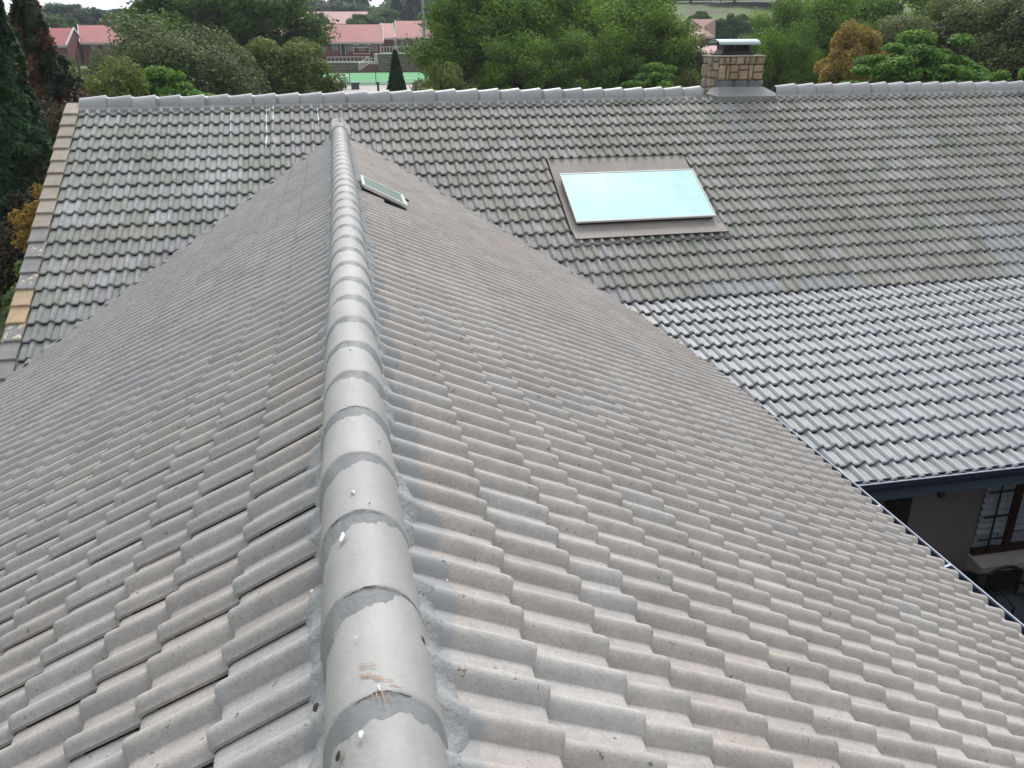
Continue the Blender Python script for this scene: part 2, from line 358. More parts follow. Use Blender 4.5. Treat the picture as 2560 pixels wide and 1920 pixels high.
# ---- ridge tiles
M_ridge = mat('ridge_paint', (.29, .30, .305), .55, attr=True, noise=[(3, .92, 1.06), (11, .95, 1.04), (60, .96, 1.03)], bump=.22, bscale=60,
              speck=[(45, .745, (.10, .10, .10)), (20, .76, (.17, .175, .18)), (70, .77, (.55, .56, .56))])
M_mortar = mat('painted_mortar', (.31, .32, .325), .8, noise=[(12, .88, 1.1), (60, .9, 1.08)], bump=.6, bscale=70, speck=[(60, .68, (.06, .06, .06))])
def xc(y): return float(np.interp(y, [1.0, 1.48, 1.87, 2.27, 3.07, 5, 8, 15], [-.066, -.069, -.076, -.087, -.088, -.062, -.036, -.018]))
def ridge_cap(name, org, ax, side, length, pitch, matr, parent, a=.150, hgt=.205, base=-.075, fine=True, col=(.29, .30, .305), seed=0, tap=.085):
    """ax: unit vector from the high butt end towards the tucked end; side: lateral unit"""
    r = np.random.default_rng(seed); ax = np.array(ax, float); side = np.array(side, float); up = np.array([0, 0, 1.])
    n = 25 if fine else 13
    th = np.linspace(0, math.pi, n)
    # stations along ax:  t (0 = butt lip), scale, kind
    stn = [(-.115, .85), (-.085, .942), (-.006, .984), (-.001, 1.0), (.004, 1.004), (.02, 1.004), (.035, 1.002), (length*.5, 1-.5*tap), (length, 1-tap)] if fine else [(-.070, .845), (-.05, .87), (-.006, .925), (-.001, 1.0), (.004, 1.02), (.02, 1.02), (.035, 1.012), (length*.5, 1-.5*tap), (length, 1-tap)]
    V = []; tilt = r.normal(0, .002 if fine else .01); off = r.normal(0, .0012 if fine else .004)
    ph = r.random(4)*6
    for t, s in stn:
        for k, q in enumerate(th):
            wv = 0
            if t < 0: wv = .012*math.sin(5*q+ph[0])+.008*math.sin(11*q+ph[1])+.004*math.sin(23*q+ph[2])
            cq, sq = math.cos(q), math.sin(q)
            x = a*s*np.sign(cq)*abs(cq)**.92; z = base+hgt*s*abs(sq)**.86
            tt = t+(wv if t < -.01 else 0)+.0025*math.sin(7*q+ph[3])
            V.append(np.array(org)+ax*tt+side*(x+off+tilt*t)+up*z)
    V = np.array(V); m = len(stn); ii = np.arange(m*n).reshape(m, n)
    F = np.stack([ii[:-1, :-1].ravel(), ii[1:, :-1].ravel(), ii[1:, 1:].ravel(), ii[:-1, 1:].ravel()], 1)
    V += r.normal(0, .0006, V.shape)*(1 if fine else 0); c = np.array(col)*(.92+.15*r.random()); cols = np.tile(c, (len(V), 1))*(1+.05*(r.random((len(V), 1))-.5))
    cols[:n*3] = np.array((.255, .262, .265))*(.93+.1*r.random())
    a0 = V[F[:, 1]]-V[F[:, 0]]; b0 = V[F[:, 3]]-V[F[:, 0]]
    if (np.cross(a0, b0)[:, 2]).sum() < 0: F = F[:, ::-1]
    return mesh_np(name, V, F, matr, parent, col=cols, smooth=True, sharp=38)
for k in range(-7, 35):
    y = 1.478+.3985*k
    if y > 15.0: break
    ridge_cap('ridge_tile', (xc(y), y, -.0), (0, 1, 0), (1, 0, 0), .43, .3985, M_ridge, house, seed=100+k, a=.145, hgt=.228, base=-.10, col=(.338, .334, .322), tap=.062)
# mortar bedding either side of the near ridge: an irregular skirt over the first tile course
def roll_h(u):
    u = np.mod(u, W); return np.interp(u, PROF[1:-2, 0], PROF[1:-2, 1])
def mortar_skirt(sg):
    ys = np.arange(-1.4, 15.05, .022); nx = 10
    e = .172+.06*(vn(ys*3.1+sg*9, ys*0+2)-.5)+.05*(vn(ys*11, ys*0+5+sg)-.5)+.03*(vn(ys*31, ys*0+8)-.5)
    V = []
    for i, y in enumerate(ys):
        u = (y-U0R) if sg > 0 else (-y-U0L)/WL*.33
        rh = float(roll_h(u))
        for k in range(nx):
            t = k/(nx-1); xx = .070+(e[i]-.070)*t; xa = abs(sg*xx+xc(y))
            s = xa/ct
            lift = .036*(min(1, s/(S1 if sg > 0 else .6))-1)
            surf = lift+rh
            bump_ = .012*(vn(y*23+k*1.7, k*2.3+sg*4)-.5)
            wv = (1-t)**1.0
            pan = max(0, .026*(1-t**1.5)-rh*.3)
            hh = surf*1+pan+bump_*(1-t*t)+.004-(.016 if k == nx-1 else 0)+.026*max(0, 1-t*1.15)
            x = sg*(xx+hh*st_*.2)+xc(y)
            V.append((x, y, -xa*math.tan(TH)+hh/ct))
    ii = np.arange(len(V)).reshape(len(ys), nx)
    F = np.stack([ii[:-1, :-1].ravel(), ii[1:, :-1].ravel(), ii[1:, 1:].ravel(), ii[:-1, 1:].ravel()], 1)
    if sg > 0: F = F[:, ::-1]
    mesh_np('ridge_mortar', V, F, M_mortar, house, smooth=True)
mortar_skirt(1); mortar_skirt(-1)

# far ridge: tiles along X, butts at the right hand end
M_ridge2 = mat('far_ridge_paint', (.4, .41, .42), .4, attr=True, noise=[(2, .95, 1.05), (12, .93, 1.05)], bump=.15, bscale=60)
CXL, CXR = float(on_y(1798, 139, 15.87)[0])+.03, float(on_y(1912, 139, 15.87)[0])+.30
fx = []
x = -3.812
for k in range(28): fx.append(x+.3931*k)
gx = [9.549+.3931*k for k in range(-2, 23)]
for x in fx+gx:
    if CXL < x < CXR: continue
    sag = .012*math.sin(x*.8)
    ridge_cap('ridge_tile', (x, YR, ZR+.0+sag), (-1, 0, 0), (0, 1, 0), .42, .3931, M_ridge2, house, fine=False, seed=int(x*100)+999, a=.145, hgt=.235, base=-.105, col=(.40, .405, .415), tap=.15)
for xa, xb in ((XV-.02, 6.6), (8.05, 18.5)):
    xs = np.arange(xa, xb, .03); V = []
    for i, x in enumerate(xs):
        rh = float(roll_h(x-FU0))
        e = .225+.03*(vn(x*6, 3.)-.5)
        for k in range(6):
            t = k/5; s = .115+(e-.115)*t
            hh = .042*(min(1, s/.33)-1)+.040-(.045-rh*.6)*(t > .99)*.9
            V.append((x, YR-s*cf-hh*sf_, ZR-s*sf_+hh*cf))
    ii = np.arange(len(V)).reshape(len(xs), 6)
    F = np.stack([ii[:-1, :-1].ravel(), ii[:-1, 1:].ravel(), ii[1:, 1:].ravel(), ii[1:, :-1].ravel()], 1)
    mesh_np('ridge_mortar', V, F, M_mortar, house, smooth=True)

# valley mortar, smeared on the far tiles beside the cut edge of the near roof
def far_z(y): return ZR-(YR-y)*math.tan(TF)
def valley_strip(sg, xa, xb):
    pts = []; xs = np.arange(xa, xb, .03)
    V = []
    for x in xs:
        zz = -x*math.tan(TH)+.02
        yv = YR-(ZR-zz)/math.tan(TF)
        e = .02+.07*max(0, vn(x*2.7+sg*3, 7.)-.4)+.03*vn(x*17, 1.)
        for k in range(5):
            t = k/4; yy = yv-.05+(e+.05)*t
            rh = float(roll_h(sg*x-FU0))
            hh = -.008+rh*.9+.02*(1-t)-(.022 if k == 4 else 0)+.008*(vn(x*30, k*3.)-.5)
            V.append((sg*x, yy-hh*sf_, far_z(yy)+hh*cf))
    ii = np.arange(len(V)).reshape(len(xs), 5)
    F = np.stack([ii[:-1, :-1].ravel(), ii[:-1, 1:].ravel(), ii[1:, 1:].ravel(), ii[1:, :-1].ravel()], 1)
    if sg > 0: F = F[:, ::-1]
    mesh_np('valley_mortar', V, F, M_vm, house, smooth=True)
M_vm = mat('valley_mortar_paint', (.235, .235, .24), .7, noise=[(9, .75, 1.15)], bump=.8, bscale=50)
valley_strip(1, .12, 3.7); valley_strip(-1, .12, 4.3)
# mortar hood where the near ridge dies into the far slope
V = []; n1, n2 = 40, 44
for i in range(n1):
    y = 14.55+i*.022
    for k in range(n2):
        x = -.40+k*.016; q = x-xc(y)
        zf = far_z(y)+.012+.6*float(roll_h(x-FU0)); zn = -abs(x)*math.tan(TH)+.018
        zc = -.10+.232*max(0, 1-(q/.15)**2)**.45 if abs(q) < .15 else -9
        soft = .012*(vn(x*14, y*14)-.5)+.006*(vn(x*40, y*40)-.5)
        z = max(zf, zn, zc)+.012+soft
        if abs(z-zf) < .05 and zc > zf-.1: z += .018
        rim = (q/.19)**2+((y-14.98)/.27)**2+.7*(vn(x*9+3, y*9)-.5)
        if rim > 1 or y > 15.38: z -= .12
        V.append((x, y, z))
ii = np.arange(n1*n2).reshape(n1, n2)
F = np.stack([ii[:-1, :-1].ravel(), ii[:-1, 1:].ravel(), ii[1:, 1:].ravel(), ii[1:, :-1].ravel()], 1)[:, ::-1]
mesh_np('ridge_end_mortar', V, F, mat('hood_mortar', (.30, .305, .31), .6, noise=[(6, .85, 1.1)], bump=.5, bscale=40), house, smooth=True)

# ---- verge (barge) tiles down the left end of the far roof
vcols = {0: (.40, .35, .30), 14: (.44, .33, .22), 15: (.46, .34, .21)}
for k in range(24):
    s0 = SF+GF*k-.03; s1 = SF+GF*(k+1)+.012
    if k == 0: s0 = -.02
    c = vcols.get(k, tuple(lerp((.31, .272, .222), (.38, .335, .27), rng.random())))
    if 10 <= k <= 13 or k > 15: c = (.24, .235, .235)
    mv = mat('verge_tile_paint', c, .8, noise=[(6, .85, 1.12), (40, .9, 1.08)], bump=.3, bscale=80,
             speck=([(13, .56, (.62, .55, .40))] if k in (11, 13, 16) else [(30, .70, (.12, .10, .085))]))
    wv = .235; m_ = MB()
    def pt(x, s, h): return (x, YR-s*cf-h*sf_, ZR-s*sf_+h*cf)
    h0, h1 = .012, .045
    xr, xl = XV+.0, XV-wv
    jx = rng.normal(0, .004)
    xs_ = [xl+jx, xl+.02+jx, xr-.02+jx, xr+jx]; dz = [-.02, 0, 0, -.012]
    vs = []
    for s, h in ((s0, h0), (s1-.012, h1), (s1, h1-.008), (s1, h1-.032)):
        for x, d in zip(xs_, dz): vs.append(pt(x, s, h+d))
    fs = [(a*4+b, (a+1)*4+b, (a+1)*4+b+1, a*4+b+1) for a in range(3) for b in range(3)]
    # outer vertical flange and inner edge
    b0 = len(vs); vs += [pt(xl+jx, s0, h0-.19), pt(xl+jx, s1-.012, h1-.19), pt(xr+jx, s0, -.02), pt(xr+jx, s1-.012, .0)]
    fs += [(0, 4, b0+1, b0), (3, b0+2, b0+3, 7)]
    m_.add(vs, fs); m_.build('verge_tile', mv, house)

# ---- gable, walls below the roofs
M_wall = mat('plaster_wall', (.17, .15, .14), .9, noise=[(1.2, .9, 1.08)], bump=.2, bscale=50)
GZ = -5.45
mb = MB()
mb.box(-3.9, 3.9, -1.5, 7.4, GZ, ZEN-.02)                      # near wing body
mb.add([(-3.9, -1.5, ZEN-.02), (3.9, -1.5, ZEN-.02), (0, -1.5, -.12)], [(0, 1, 2)])
mb.box(XV+.05, 6.235, 7.9, YR+5.3, GZ, -3.0)
mb.box(6.235, 18.2, 7.46, YR+5.3, GZ, -3.06)
mb.add([(XV+.05, 9.4, -3.1), (XV+.05, YR, ZR-.12), (XV+.05, YR+5.3, -2.6), (XV+.05, YR+5.3, -3.1)], [(0, 1, 2, 3)])
mb.add([(18.2, 7.5, -2.95), (18.2, YK, ZK-.1), (18.2, YR, ZR-.12), (18.2, YR+5.3, -2.6), (18.2, YR+5.3, -3.1)], [(0, 1, 2, 3, 4)])
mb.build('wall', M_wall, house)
M_door = mat('dark_timber_door', (.012, .012, .012), .6)
MB().box(5.0, 6.12, 7.86, 7.895, GZ, -3.25).build('door', M_door, house)
M_soffit = mat('soffit_board', (.08, .085, .1), .8)
MB().box(3.5, 18.3, YE+.1, 7.95, -3.05, -3.02).box(3.9, XE+.0, -1.5, 8.3, ZEN-.1, ZEN-.075).build('soffit', M_soffit, house)

# gutters
M_gut = mat('navy_gutter', (.022, .035, .065), .32, spec=.6, noise=[(4, .8, 1.2)])
M_lip = mat('pale_gutter_lip', (.42, .47, .56), .35)  # bright reflection on the lip put into a pale colour; straps share it
def gutter(name, a, b, out, wdt=.125, dep=.10):
    a = Vector(a); b = Vector(b); o = Vector(out); up = Vector((0, 0, 1))
    prof = [(-.0, .0), (-.0, -dep*.9), (wdt*.25, -dep), (wdt*.75, -dep), (wdt, -dep*.55), (wdt, 0), (wdt+.008, .004)]
    inner = [(wdt-.004, -.004), (wdt-.006, -dep*.55), (wdt*.72, -dep+.006), (wdt*.25, -dep+.006), (.006, -dep*.85), (.006, 0)]
    pr = prof+inner; n = len(pr); m_ = MB(); vs = [p+o*x+up*z for p in (a, b) for x, z in pr]
    fs = [(i, (i+1) % n, n+(i+1) % n, n+i) for i in range(n)]
    m_.add(vs, fs); g = m_.build(name, M_gut, house)
    l = MB(); l.beam(a+o*(wdt+.006)+up*.004, b+o*(wdt+.006)+up*.004, .011, .010); l.build('gutter_lip', M_lip, g)
    return g
g1 = gutter('gutter', (XE+.005, -1.6, -2.585), (XE+.005, 8.9, -2.605), (1, 0, 0), wdt=4.64-XE-.005, dep=.10)
for y in (3.06, 4.02, 4.98, 5.95, 7.6):
    m_ = MB(); m_.beam((XE+.01, y-.05, -2.583), (4.632, y, -2.58), .024, .004); m_.build('gutter_strap', M_lip, g1)
ZG2 = float(on_y(2360, 1191, YE-.06)[2])
g2 = gutter('gutter', (4.66, YE+.035, ZG2), (18.6, YE+.035, ZG2), (0, -1, 0), wdt=.09, dep=.115)
M_fascia = mat('blue_grey_fascia', (.05, .075, .11), .5)
MB().box(4.6, 18.5, YE+.04, YE+.065, ZE-.26, ZE-.06).build('fascia', M_fascia, house)
MB().box(XE-.03, XE-.005, -1.5, 8.2, ZEN-.22, ZEN-.05).build('fascia', M_fascia, house)
MB().beam((6.05, YE+.0, ZE-.25), (6.12, YE+.0, ZE-.25), .05, .05).build('gutter_outlet', M_door, house)

# shuttered window, its sill
win = MB()
WX0, WX1, WZ0, WZ1 = 7.20, 9.4, -4.42, -3.10
M_wood = mat('red_brown_timber', (.03, .009, .006), .5, noise=[(8, .7, 1.3)])
for a in ((WX0, WX1, 7.40, 7.455, WZ0-.04, WZ0+.05), (7.60, 7.70, 7.395, 7.455, WZ0, WZ1), (8.25, 8.33, 7.40, 7.455, WZ0, WZ1), (9.32, WX1, 7.40, 7.455, WZ0, WZ1)): win.box(*a)
wf = win.build('window', M_wood, house)
M_shut = mat('white_shutter_paint', (.26, .29, .33), .5)
sh = MB(); sh.box(7.53, 7.60, 7.43, 7.458, WZ0+.05, WZ1)
sh.box(7.205, 7.53, 7.447, 7.458, WZ0+.05, WZ0+.24); sh.box(7.70, 8.25, 7.447, 7.458, WZ0+.05, WZ0+.20)
z = WZ0+.28
while z < WZ1:
    for xa, xb in ((7.205, 7.53), (7.70, 8.25), (8.33, 9.3)):
        sh.add([(xa, 7.415, z-.028), (xb, 7.415, z-.028), (xb, 7.455, z+.028), (xa, 7.455, z+.028), (xa, 7.415, z-.036), (xb, 7.415, z-.036), (xb, 7.455, z+.02), (xa, 7.455, z+.02)],
               [(0, 1, 2, 3), (7, 6, 5, 4), (0, 4, 5, 1)])
    z += .088
sh.build('louvre_shutter', M_shut, wf)
bb = MB()
for x in (7.37,): bb.box(x-.009, x+.009, 7.375, 7.39, WZ0, WZ1)
for z in (WZ0+.20, WZ0+.52, WZ0+.86): bb.box(WX0, 7.60, 7.362, 7.375, z-.009, z+.009)
bb.build('burglar_bars', M_door, wf)
M_sill = mat('concrete_sill', (.40, .375, .33), .85, noise=[(6, .85, 1.1)])
MB().add([(7.22, 7.24, -4.62), (10.5, 7.24, -4.62), (10.5, 7.24, -4.54), (7.22, 7.24, -4.54), (7.18, 7.455, -4.74), (10.5, 7.455, -4.74), (10.5, 7.455, -4.465), (7.18, 7.455, -4.465)],
         [(0, 1, 2, 3), (3, 2, 6, 7), (0, 3, 7, 4), (0, 4, 5, 1), (1, 5, 6, 2)]).build('window_sill', M_sill, wf)

# ---- large skylight on the far slope
def fp(x, s, h): return np.array((x, YR-s*cf-h*sf_, ZR-s*sf_+h*cf))
skl = MB()
M_flash = mat('painted_flashing', (.275, .25, .228), .7, noise=[(2.5, .85, 1.1), (18, .92, 1.06)], bump=.35, bscale=14, speck=[(7, .74, (.34, .33, .31))])
def plate(m_, x0, x1, s0, s1, h0, h1, th_=.012):
    vs = [fp(x0, s0, h0), fp(x1, s0, h0), fp(x1, s1, h1), fp(x0, s1, h1)]
    lo = [fp(x0, s0, h0-th_), fp(x1, s0, h0-th_), fp(x1, s1, h1-th_), fp(x0, s1, h1-th_)]
    m_.add(vs+lo, [(0, 3, 2, 1), (4, 5, 6, 7), (0, 1, 5, 4), (1, 2, 6, 5), (2, 3, 7, 6), (3, 0, 4, 7)])
plate(skl, 3.405, 5.86, 1.80, 3.80, -.020, .012); plate(skl, 3.41, 5.93, 3.80, 4.04, .012, .052)
plate(skl, 3.395, 3.415, 1.95, 3.82, .02, .02, .05)
skylight = skl.build('skylight', M_flash, house)
M_alu = mat('white_aluminium', (.62, .62, .58), .4)
fr_ = MB(); X0, X1, Q0, Q1, H = 3.49, 5.825, 2.47, 3.705, .10
for a in ((X0, X1, Q0, Q0+.024), (X0, X1, Q1-.024, Q1), (X0, X0+.02, Q0+.024, Q1-.024), (X1-.02, X1, Q0+.024, Q1-.024)): plate(fr_, a[0], a[1], a[2], a[3], H, H, .032)
kb = MB(); plate(kb, X0+.03, X1-.03, Q0+.03, Q1-.03, H-.05, H-.05, .08); kb.build('kerb', M_dark, skylight)
fr_.build('frame', M_alu, skylight)
gm = mat('blue_reflective_glass', (.47, .655, .66), .035, metal=1, noise=[(.9, .86, 1.08), (3.5, .95, 1.04)])
gl = MB(); plate(gl, X0+.02, X1-.02, Q0+.024, Q1-.024, H-.006, H-.006, .008); gl.build('glass', gm, skylight)
# ---- small roof window on the near right slope
def npn(x_s, y, h): return np.array((x_s*ct+h*st_, y, -x_s*st_+h*ct))
def nplate(m_, s0, s1, y0, y1, h0, h1, th_):
    vs = [npn(s0, y0, h0), npn(s0, y1, h0), npn(s1, y1, h1), npn(s1, y0, h1)]; lo = [npn(s0, y0, h0-th_), npn(s0, y1, h0-th_), npn(s1, y1, h1-th_), npn(s1, y0, h1-th_)]
    m_.add(vs+lo, [(0, 3, 2, 1), (4, 5, 6, 7), (0, 1, 5, 4), (1, 2, 6, 5), (2, 3, 7, 6), (3, 0, 4, 7)])
rf = MB(); S0, S1_, Y0, Y1 = .145, .690, 9.42, 10.13; h0, h1 = .085, .095
nplate(rf, S0, S0+.03, Y0, Y1, h0, h0, .022); nplate(rf, S1_-.03, S1_, Y0, Y1, h1, h1, .022)
nplate(rf, S0+.03, S1_-.03, Y0, Y0+.035, h0, h1, .035); nplate(rf, S0+.03, S1_-.03, Y1-.035, Y1, h0, h1, .035)
rw = rf.build('skylight', M_alu, house)
gm2 = D_.materials.new('green_tinted_glass'); gm2.use_nodes = True; b = gm2.node_tree.nodes['Principled BSDF']
b.inputs['Base Color'].default_value = (.44, .62, .56, 1); b.inputs['Metallic'].default_value = .75; b.inputs['Roughness'].default_value = .16
gl = MB(); nplate(gl, S0+.03, S1_-.03, Y0+.035, Y1-.035, h0-.008, h1-.008, .008); gl.build('glass', gm2, rw)
cb = MB(); nplate(cb, S0+.02, S1_-.06, Y0+.05, Y1-.03, .05, .06, .07); cb.build('kerb_frame', M_door, rw)
cb = MB(); nplate(cb, S1_-.12, S1_+.10, Y1+.01, Y1+.035, .07, .066, .02); cb.build('hinge_bar', M_door, rw)
cb = MB(); nplate(cb, S1_-.28, S1_+.0, Y0-.03, Y0-.012, .055, .055, .02); cb.build('hinge_bar', M_door, rw)

# ---- chimney
M_stone = mat('sandstone_cladding', attr=True, rough=.9, noise=[(5, .8, 1.2), (30, .85, 1.12)], bump=.9, bscale=25)
CY0 = 15.87; CY1 = CY0+.72; _p = on_y(1798, 139, CY0); ZT = float(_p[2])-.02; CX0 = float(_p[0])+.01; CX1 = float(on_y(1912, 139, CY0)[0])-.01
chim_v = []; chim_f = []; chim_c = []
def stone(face, a0, a1, z0, z1, col):
    g = .008; pr = rng.uniform(.018, .038); bv = .012
    a0 += g; a1 -= g; z0 += g; z1 -= g
    if a1-a0 < .01 or z1-z0 < .01: return
    b0 = len(chim_v)
    nx_, nz_ = 4, 4
    for i in range(nx_):
        for j in range(nz_):
            a_ = a0+(a1-a0)*[0, .14, .86, 1][i]; z_ = z0+(z1-z0)*[0, .14, .86, 1][j]
            d = pr if (0 < i < 3 and 0 < j < 3) else 0.0
            d += rng.normal(0, .003) if d else 0
            if face == 'f': v = (a_, CY0-d, z_)
            elif face == 'l': v = (CX0-d, a_, z_)
            elif face == 'r': v = (CX1+d, a_, z_)
            else: v = (a_, CY1+d, z_)
            chim_v.append(v); chim_c.append(col)
    for i in range(3):
        for j in range(3):
            q = (b0+i*4+j, b0+(i+1)*4+j, b0+(i+1)*4+j+1, b0+i*4+j+1)
            chim_f.append(q if face in 'fr' else q[::-1])
def split(face, a0, a1, z0, z1, depth, pal):
    w_, h_ = a1-a0, z1-z0
    if depth <= 0 or max(w_, h_) < .21 or min(w_, h_) < .12 and max(w_, h_) < .34:
        col = lerp(pal[0], pal[1], rng.random())*(.85+.3*rng.random()); stone(face, a0, a1, z0, z1, col); return
    if (w_ > h_*1.15 and rng.random() < .8) or (w_ > h_*.8 and rng.random() < .4):
        c = a0+w_*rng.choice([.33, .45, .55, .67]); split(face, a0, c, z0, z1, depth-1, pal); split(face, c, a1, z0, z1, depth-1, pal)
    else:
        c = z0+h_*rng.choice([.35, .5, .65]); split(face, a0, a1, z0, c, depth-1, pal); split(face, a0, a1, c, z1, depth-1, pal)
palf = ((.34, .25, .165), (.42, .32, .215)); pall = ((.30, .235, .175), (.27, .245, .19)); palg = ((.15, .165, .18), (.17, .185, .20))  # pall: left face, its shading painted into darker stone colours
ZG = float(on_y(1850, 200, CY0)[2]); ZF = float(on_y(1850, 218, CY0)[2])
split('f', CX0, CX1, ZG, ZT, 5, palf); split('l', CY0, CY1, .34, ZT, 6, pall); split('r', CY0, CY1, .3, ZT, 6, palf); split('b', CX0, CX1, .1, ZT, 6, palf)
for a0, a1 in ((CX0-.02, CX0+.33), (CX0+.33, CX0+.62), (CX0+.62, CX1+.01)): stone('f', a0, a1, ZF-.03, ZG, np.array(palg[0])*(.9+.2*rng.random()))
chimney = empty('tmp', (0, 0, 0)); D_.objects.remove(chimney)
core = MB(); core.box(CX0, CX1, CY0, CY1, -.3, ZT-.004)
chim = core.build('chimney', mat('dark_joint_mortar', (.10, .08, .06), .95), house)
mesh_np('stone_cladding', chim_v, chim_f, M_stone, chim, col=np.array(chim_c))
M_top = mat('pale_chimney_cap', (.50, .46, .38), .85, noise=[(8, .8, 1.15)])
MB().box(CX0-.03, CX1+.03, CY0-.03, CY1+.03, ZT, ZT+.022).build('chimney_top', M_top, chim)
# cowl : tapered hood, posts, arched lid
M_black = mat('black_sheet_metal', (.02, .018, .018), .5)
M_zinc = mat('galvanised_lid', (.30, .37, .37), .35, metal=.6)
def py(px, py_): return on_y(px, py_, 16.02)
pA, pB = py(1804, 136), py(1882, 136)
hx0, hx1 = pA[0], pB[0]; hz = ZT+.022
ch = MB(); yy0, yy1 = 16.01, 16.45
ins = .06
ch.add([(hx0, yy0, hz), (hx1, yy0, hz), (hx1, yy1, hz), (hx0, yy1, hz), (hx0+ins, yy0+ins, hz+.105), (hx1-ins, yy0+ins, hz+.105), (hx1-ins, yy1-ins, hz+.105), (hx0+ins, yy1-ins, hz+.105)],
       [(0, 1, 5, 4), (1, 2, 6, 5), (2, 3, 7, 6), (3, 0, 4, 7), (4, 5, 6, 7)])
ch.box(hx0-.02, hx1+.02, yy0-.02, yy1+.02, hz, hz+.03)
cw = ch.build('chimney_cowl', M_black, chim)
for fx_ in (0.04, .36, .68, .96):
    x = hx0+ins+(hx1-hx0-2*ins)*fx_
    ps = MB(); ps.box(x-.022, x+.022, yy0+ins, yy1-ins, hz+.105, hz+.24); ps.build('post', M_black, cw)
ar = MB(); n = 14; vs = []; lx0, lx1 = hx0-.085, hx1+.12
rad_y = .27; zc = hz+.185
for x in (lx0, lx1):
    for k in range(n+1):
        q = math.pi*k/n; vs.append((x, 16.23-math.cos(q)*rad_y, zc+math.sin(q)*.10))
    for k in range(n+1):
        q = math.pi*k/n; vs.append((x, 16.23-math.cos(q)*(rad_y-.012), zc+math.sin(q)*.09))
m2 = 2*(n+1); fs = []
for k in range(n):
    fs += [(k, k+1, m2+k+1, m2+k), (n+1+k, m2+n+1+k, m2+n+2+k, n+2+k), (k, n+1+k, n+2+k, k+1), (m2+k, m2+k+1, m2+n+2+k, m2+n+1+k)]
ar.add(vs, fs); ar.build('arched_lid', M_zinc, cw, smooth=True, sharp=40)
# lead apron at the chimney foot
ap = MB()
q0, q1 = [(CX0-.10, CY0+.05, ZF+.0), (CX0-.01, CY0-.045, ZF+.012), (CX1+.01, CY0-.045, ZF+.008), (CX1+.10, CY0+.05, ZF-.02)], [(CX0-.26, 15.74, .475), (CX0-.10, 15.57, .425), (CX1+.16, 15.57, .415), (CX1+.26, 15.72, .455)]
ap.add(q0+q1+[(x, y+.02, z-.16) for x, y, z in q1], [(0, 4, 5, 1), (1, 5, 6, 2), (2, 6, 7, 3), (4, 8, 9, 5), (5, 9, 10, 6), (6, 10, 11, 7)])
ap.build('chimney_flashing', M_mortar if False else mat('grey_flashing', (.25, .255, .255), .6, noise=[(5, .88, 1.1)], bump=.4, bscale=18), house)

# ---- paint runs, droppings and bits on the roof
M_white = mat('white_paint', (.78, .80, .84), .6)
def streak(pts, wd, name='paint_streak', m=M_white, h=.004):
    V = []; 
    for i, (x, s) in enumerate(pts):
        ww = wd*(.6+.8*rng.random())
        for dx in (-ww/2, ww/2):
            rh = float(roll_h(x+dx-FU0)); kk = (s-SF) % GF/GF
            V.append(fp(x+dx, s, rh+.042*(kk-1)+h+.004))
    F = [(2*i, 2*i+1, 2*i+3, 2*i+2) for i in range(len(pts)-1)]
    return mesh_np(name, V, F, m, house)
def on_far(px, py_, off=.04):
    n = np.array([0, -sf_, cf]); r = ray(px, py_); d0 = n@np.array([0, YR, ZR])+off
    Pp = CAM+r*((d0-CAM@n)/(r@n)); return Pp[0], math.hypot(YR-Pp[1], ZR-Pp[2])
def streak_px(p, wd):
    q = [on_far(*a) for a in p]; out = []
    for (x0, s0), (x1, s1) in zip(q[:-1], q[1:]):
        for t in np.linspace(0, 1, 14)[:-1]: out.append((x0+(x1-x0)*t, s0+(s1-s0)*t))
    streak(out, wd)
streak_px([(666, 262), (664, 290), (666, 330), (663, 364)], .018)
streak_px([(683, 262), (683, 300), (686, 340), (685, 364)], .018)
streak_px([(676, 250), (676, 262), (675, 280)], .075)
streak_px([(790, 240), (792, 256), (795, 285), (797, 303)], .016)
streak_px([(577, 268), (576, 300), (576, 338)], .014)
def on_cap(px, py_):
    # point on the near ridge cap surface by marching the ray
    r = ray(px, py_); r = r/np.linalg.norm(r); t = .8
    while t < 20:
        p = CAM+r*t; xx = abs(p[0]-xc(p[1]))
        z = -.10+.23*max(0, 1-(xx/.145)**2)**.43 if xx < .145 else -9
        zr = -abs(p[0])*math.tan(TH)+.02
        if p[2] < max(z, zr): return p
        t += .002
    return p
def cap_z(x):
    q = abs(x+.078)
    return -.10+.23*max(0, 1-(q/.145)**2)**.43 if q < .13 else -abs(x)*math.tan(TH)
def blob(px, py_, r0, m, name='bird_dropping', lift=.004, el=1.0):
    p = on_cap(px, py_); n = 9; V = [tuple(p+np.array((0, 0, lift+.003)))]
    for k in range(n):
        a = 2*math.pi*k/n; rr_ = r0*(.7+.6*rng.random()); xn = p[0]+rr_*math.cos(a); V.append((xn, p[1]+rr_*el*math.sin(a), p[2]+lift+(cap_z(xn)-cap_z(p[0]))))
    mesh_np(name, V, [(0, 1+k, 1+(k+1) % n) for k in range(n)], m, house)
M_rust = mat('rust_scrape', (.36, .20, .12), .8)
M_bit = mat('dark_debris', (.03, .025, .02), .9)
for px, py_, r0, e in ((855, 1345, .007, 3), (779, 1479, .005, 1.2), (882, 1232, .006, 1.5), (808, 1545, .004, 4), (884, 1050, .006, .8), (948, 1102, .004, .7), (890, 1596, .004, 1), (1118, 1452, .004, 1), (902, 1840, .006, 1.5), (948, 1722, .003, 3), (960, 975, .003, 1), (884, 973, .004, .7), (812, 1549, .003, 4), (1059, 1597, .004, 1.4)): blob(px, py_, r0, M_white, el=e)
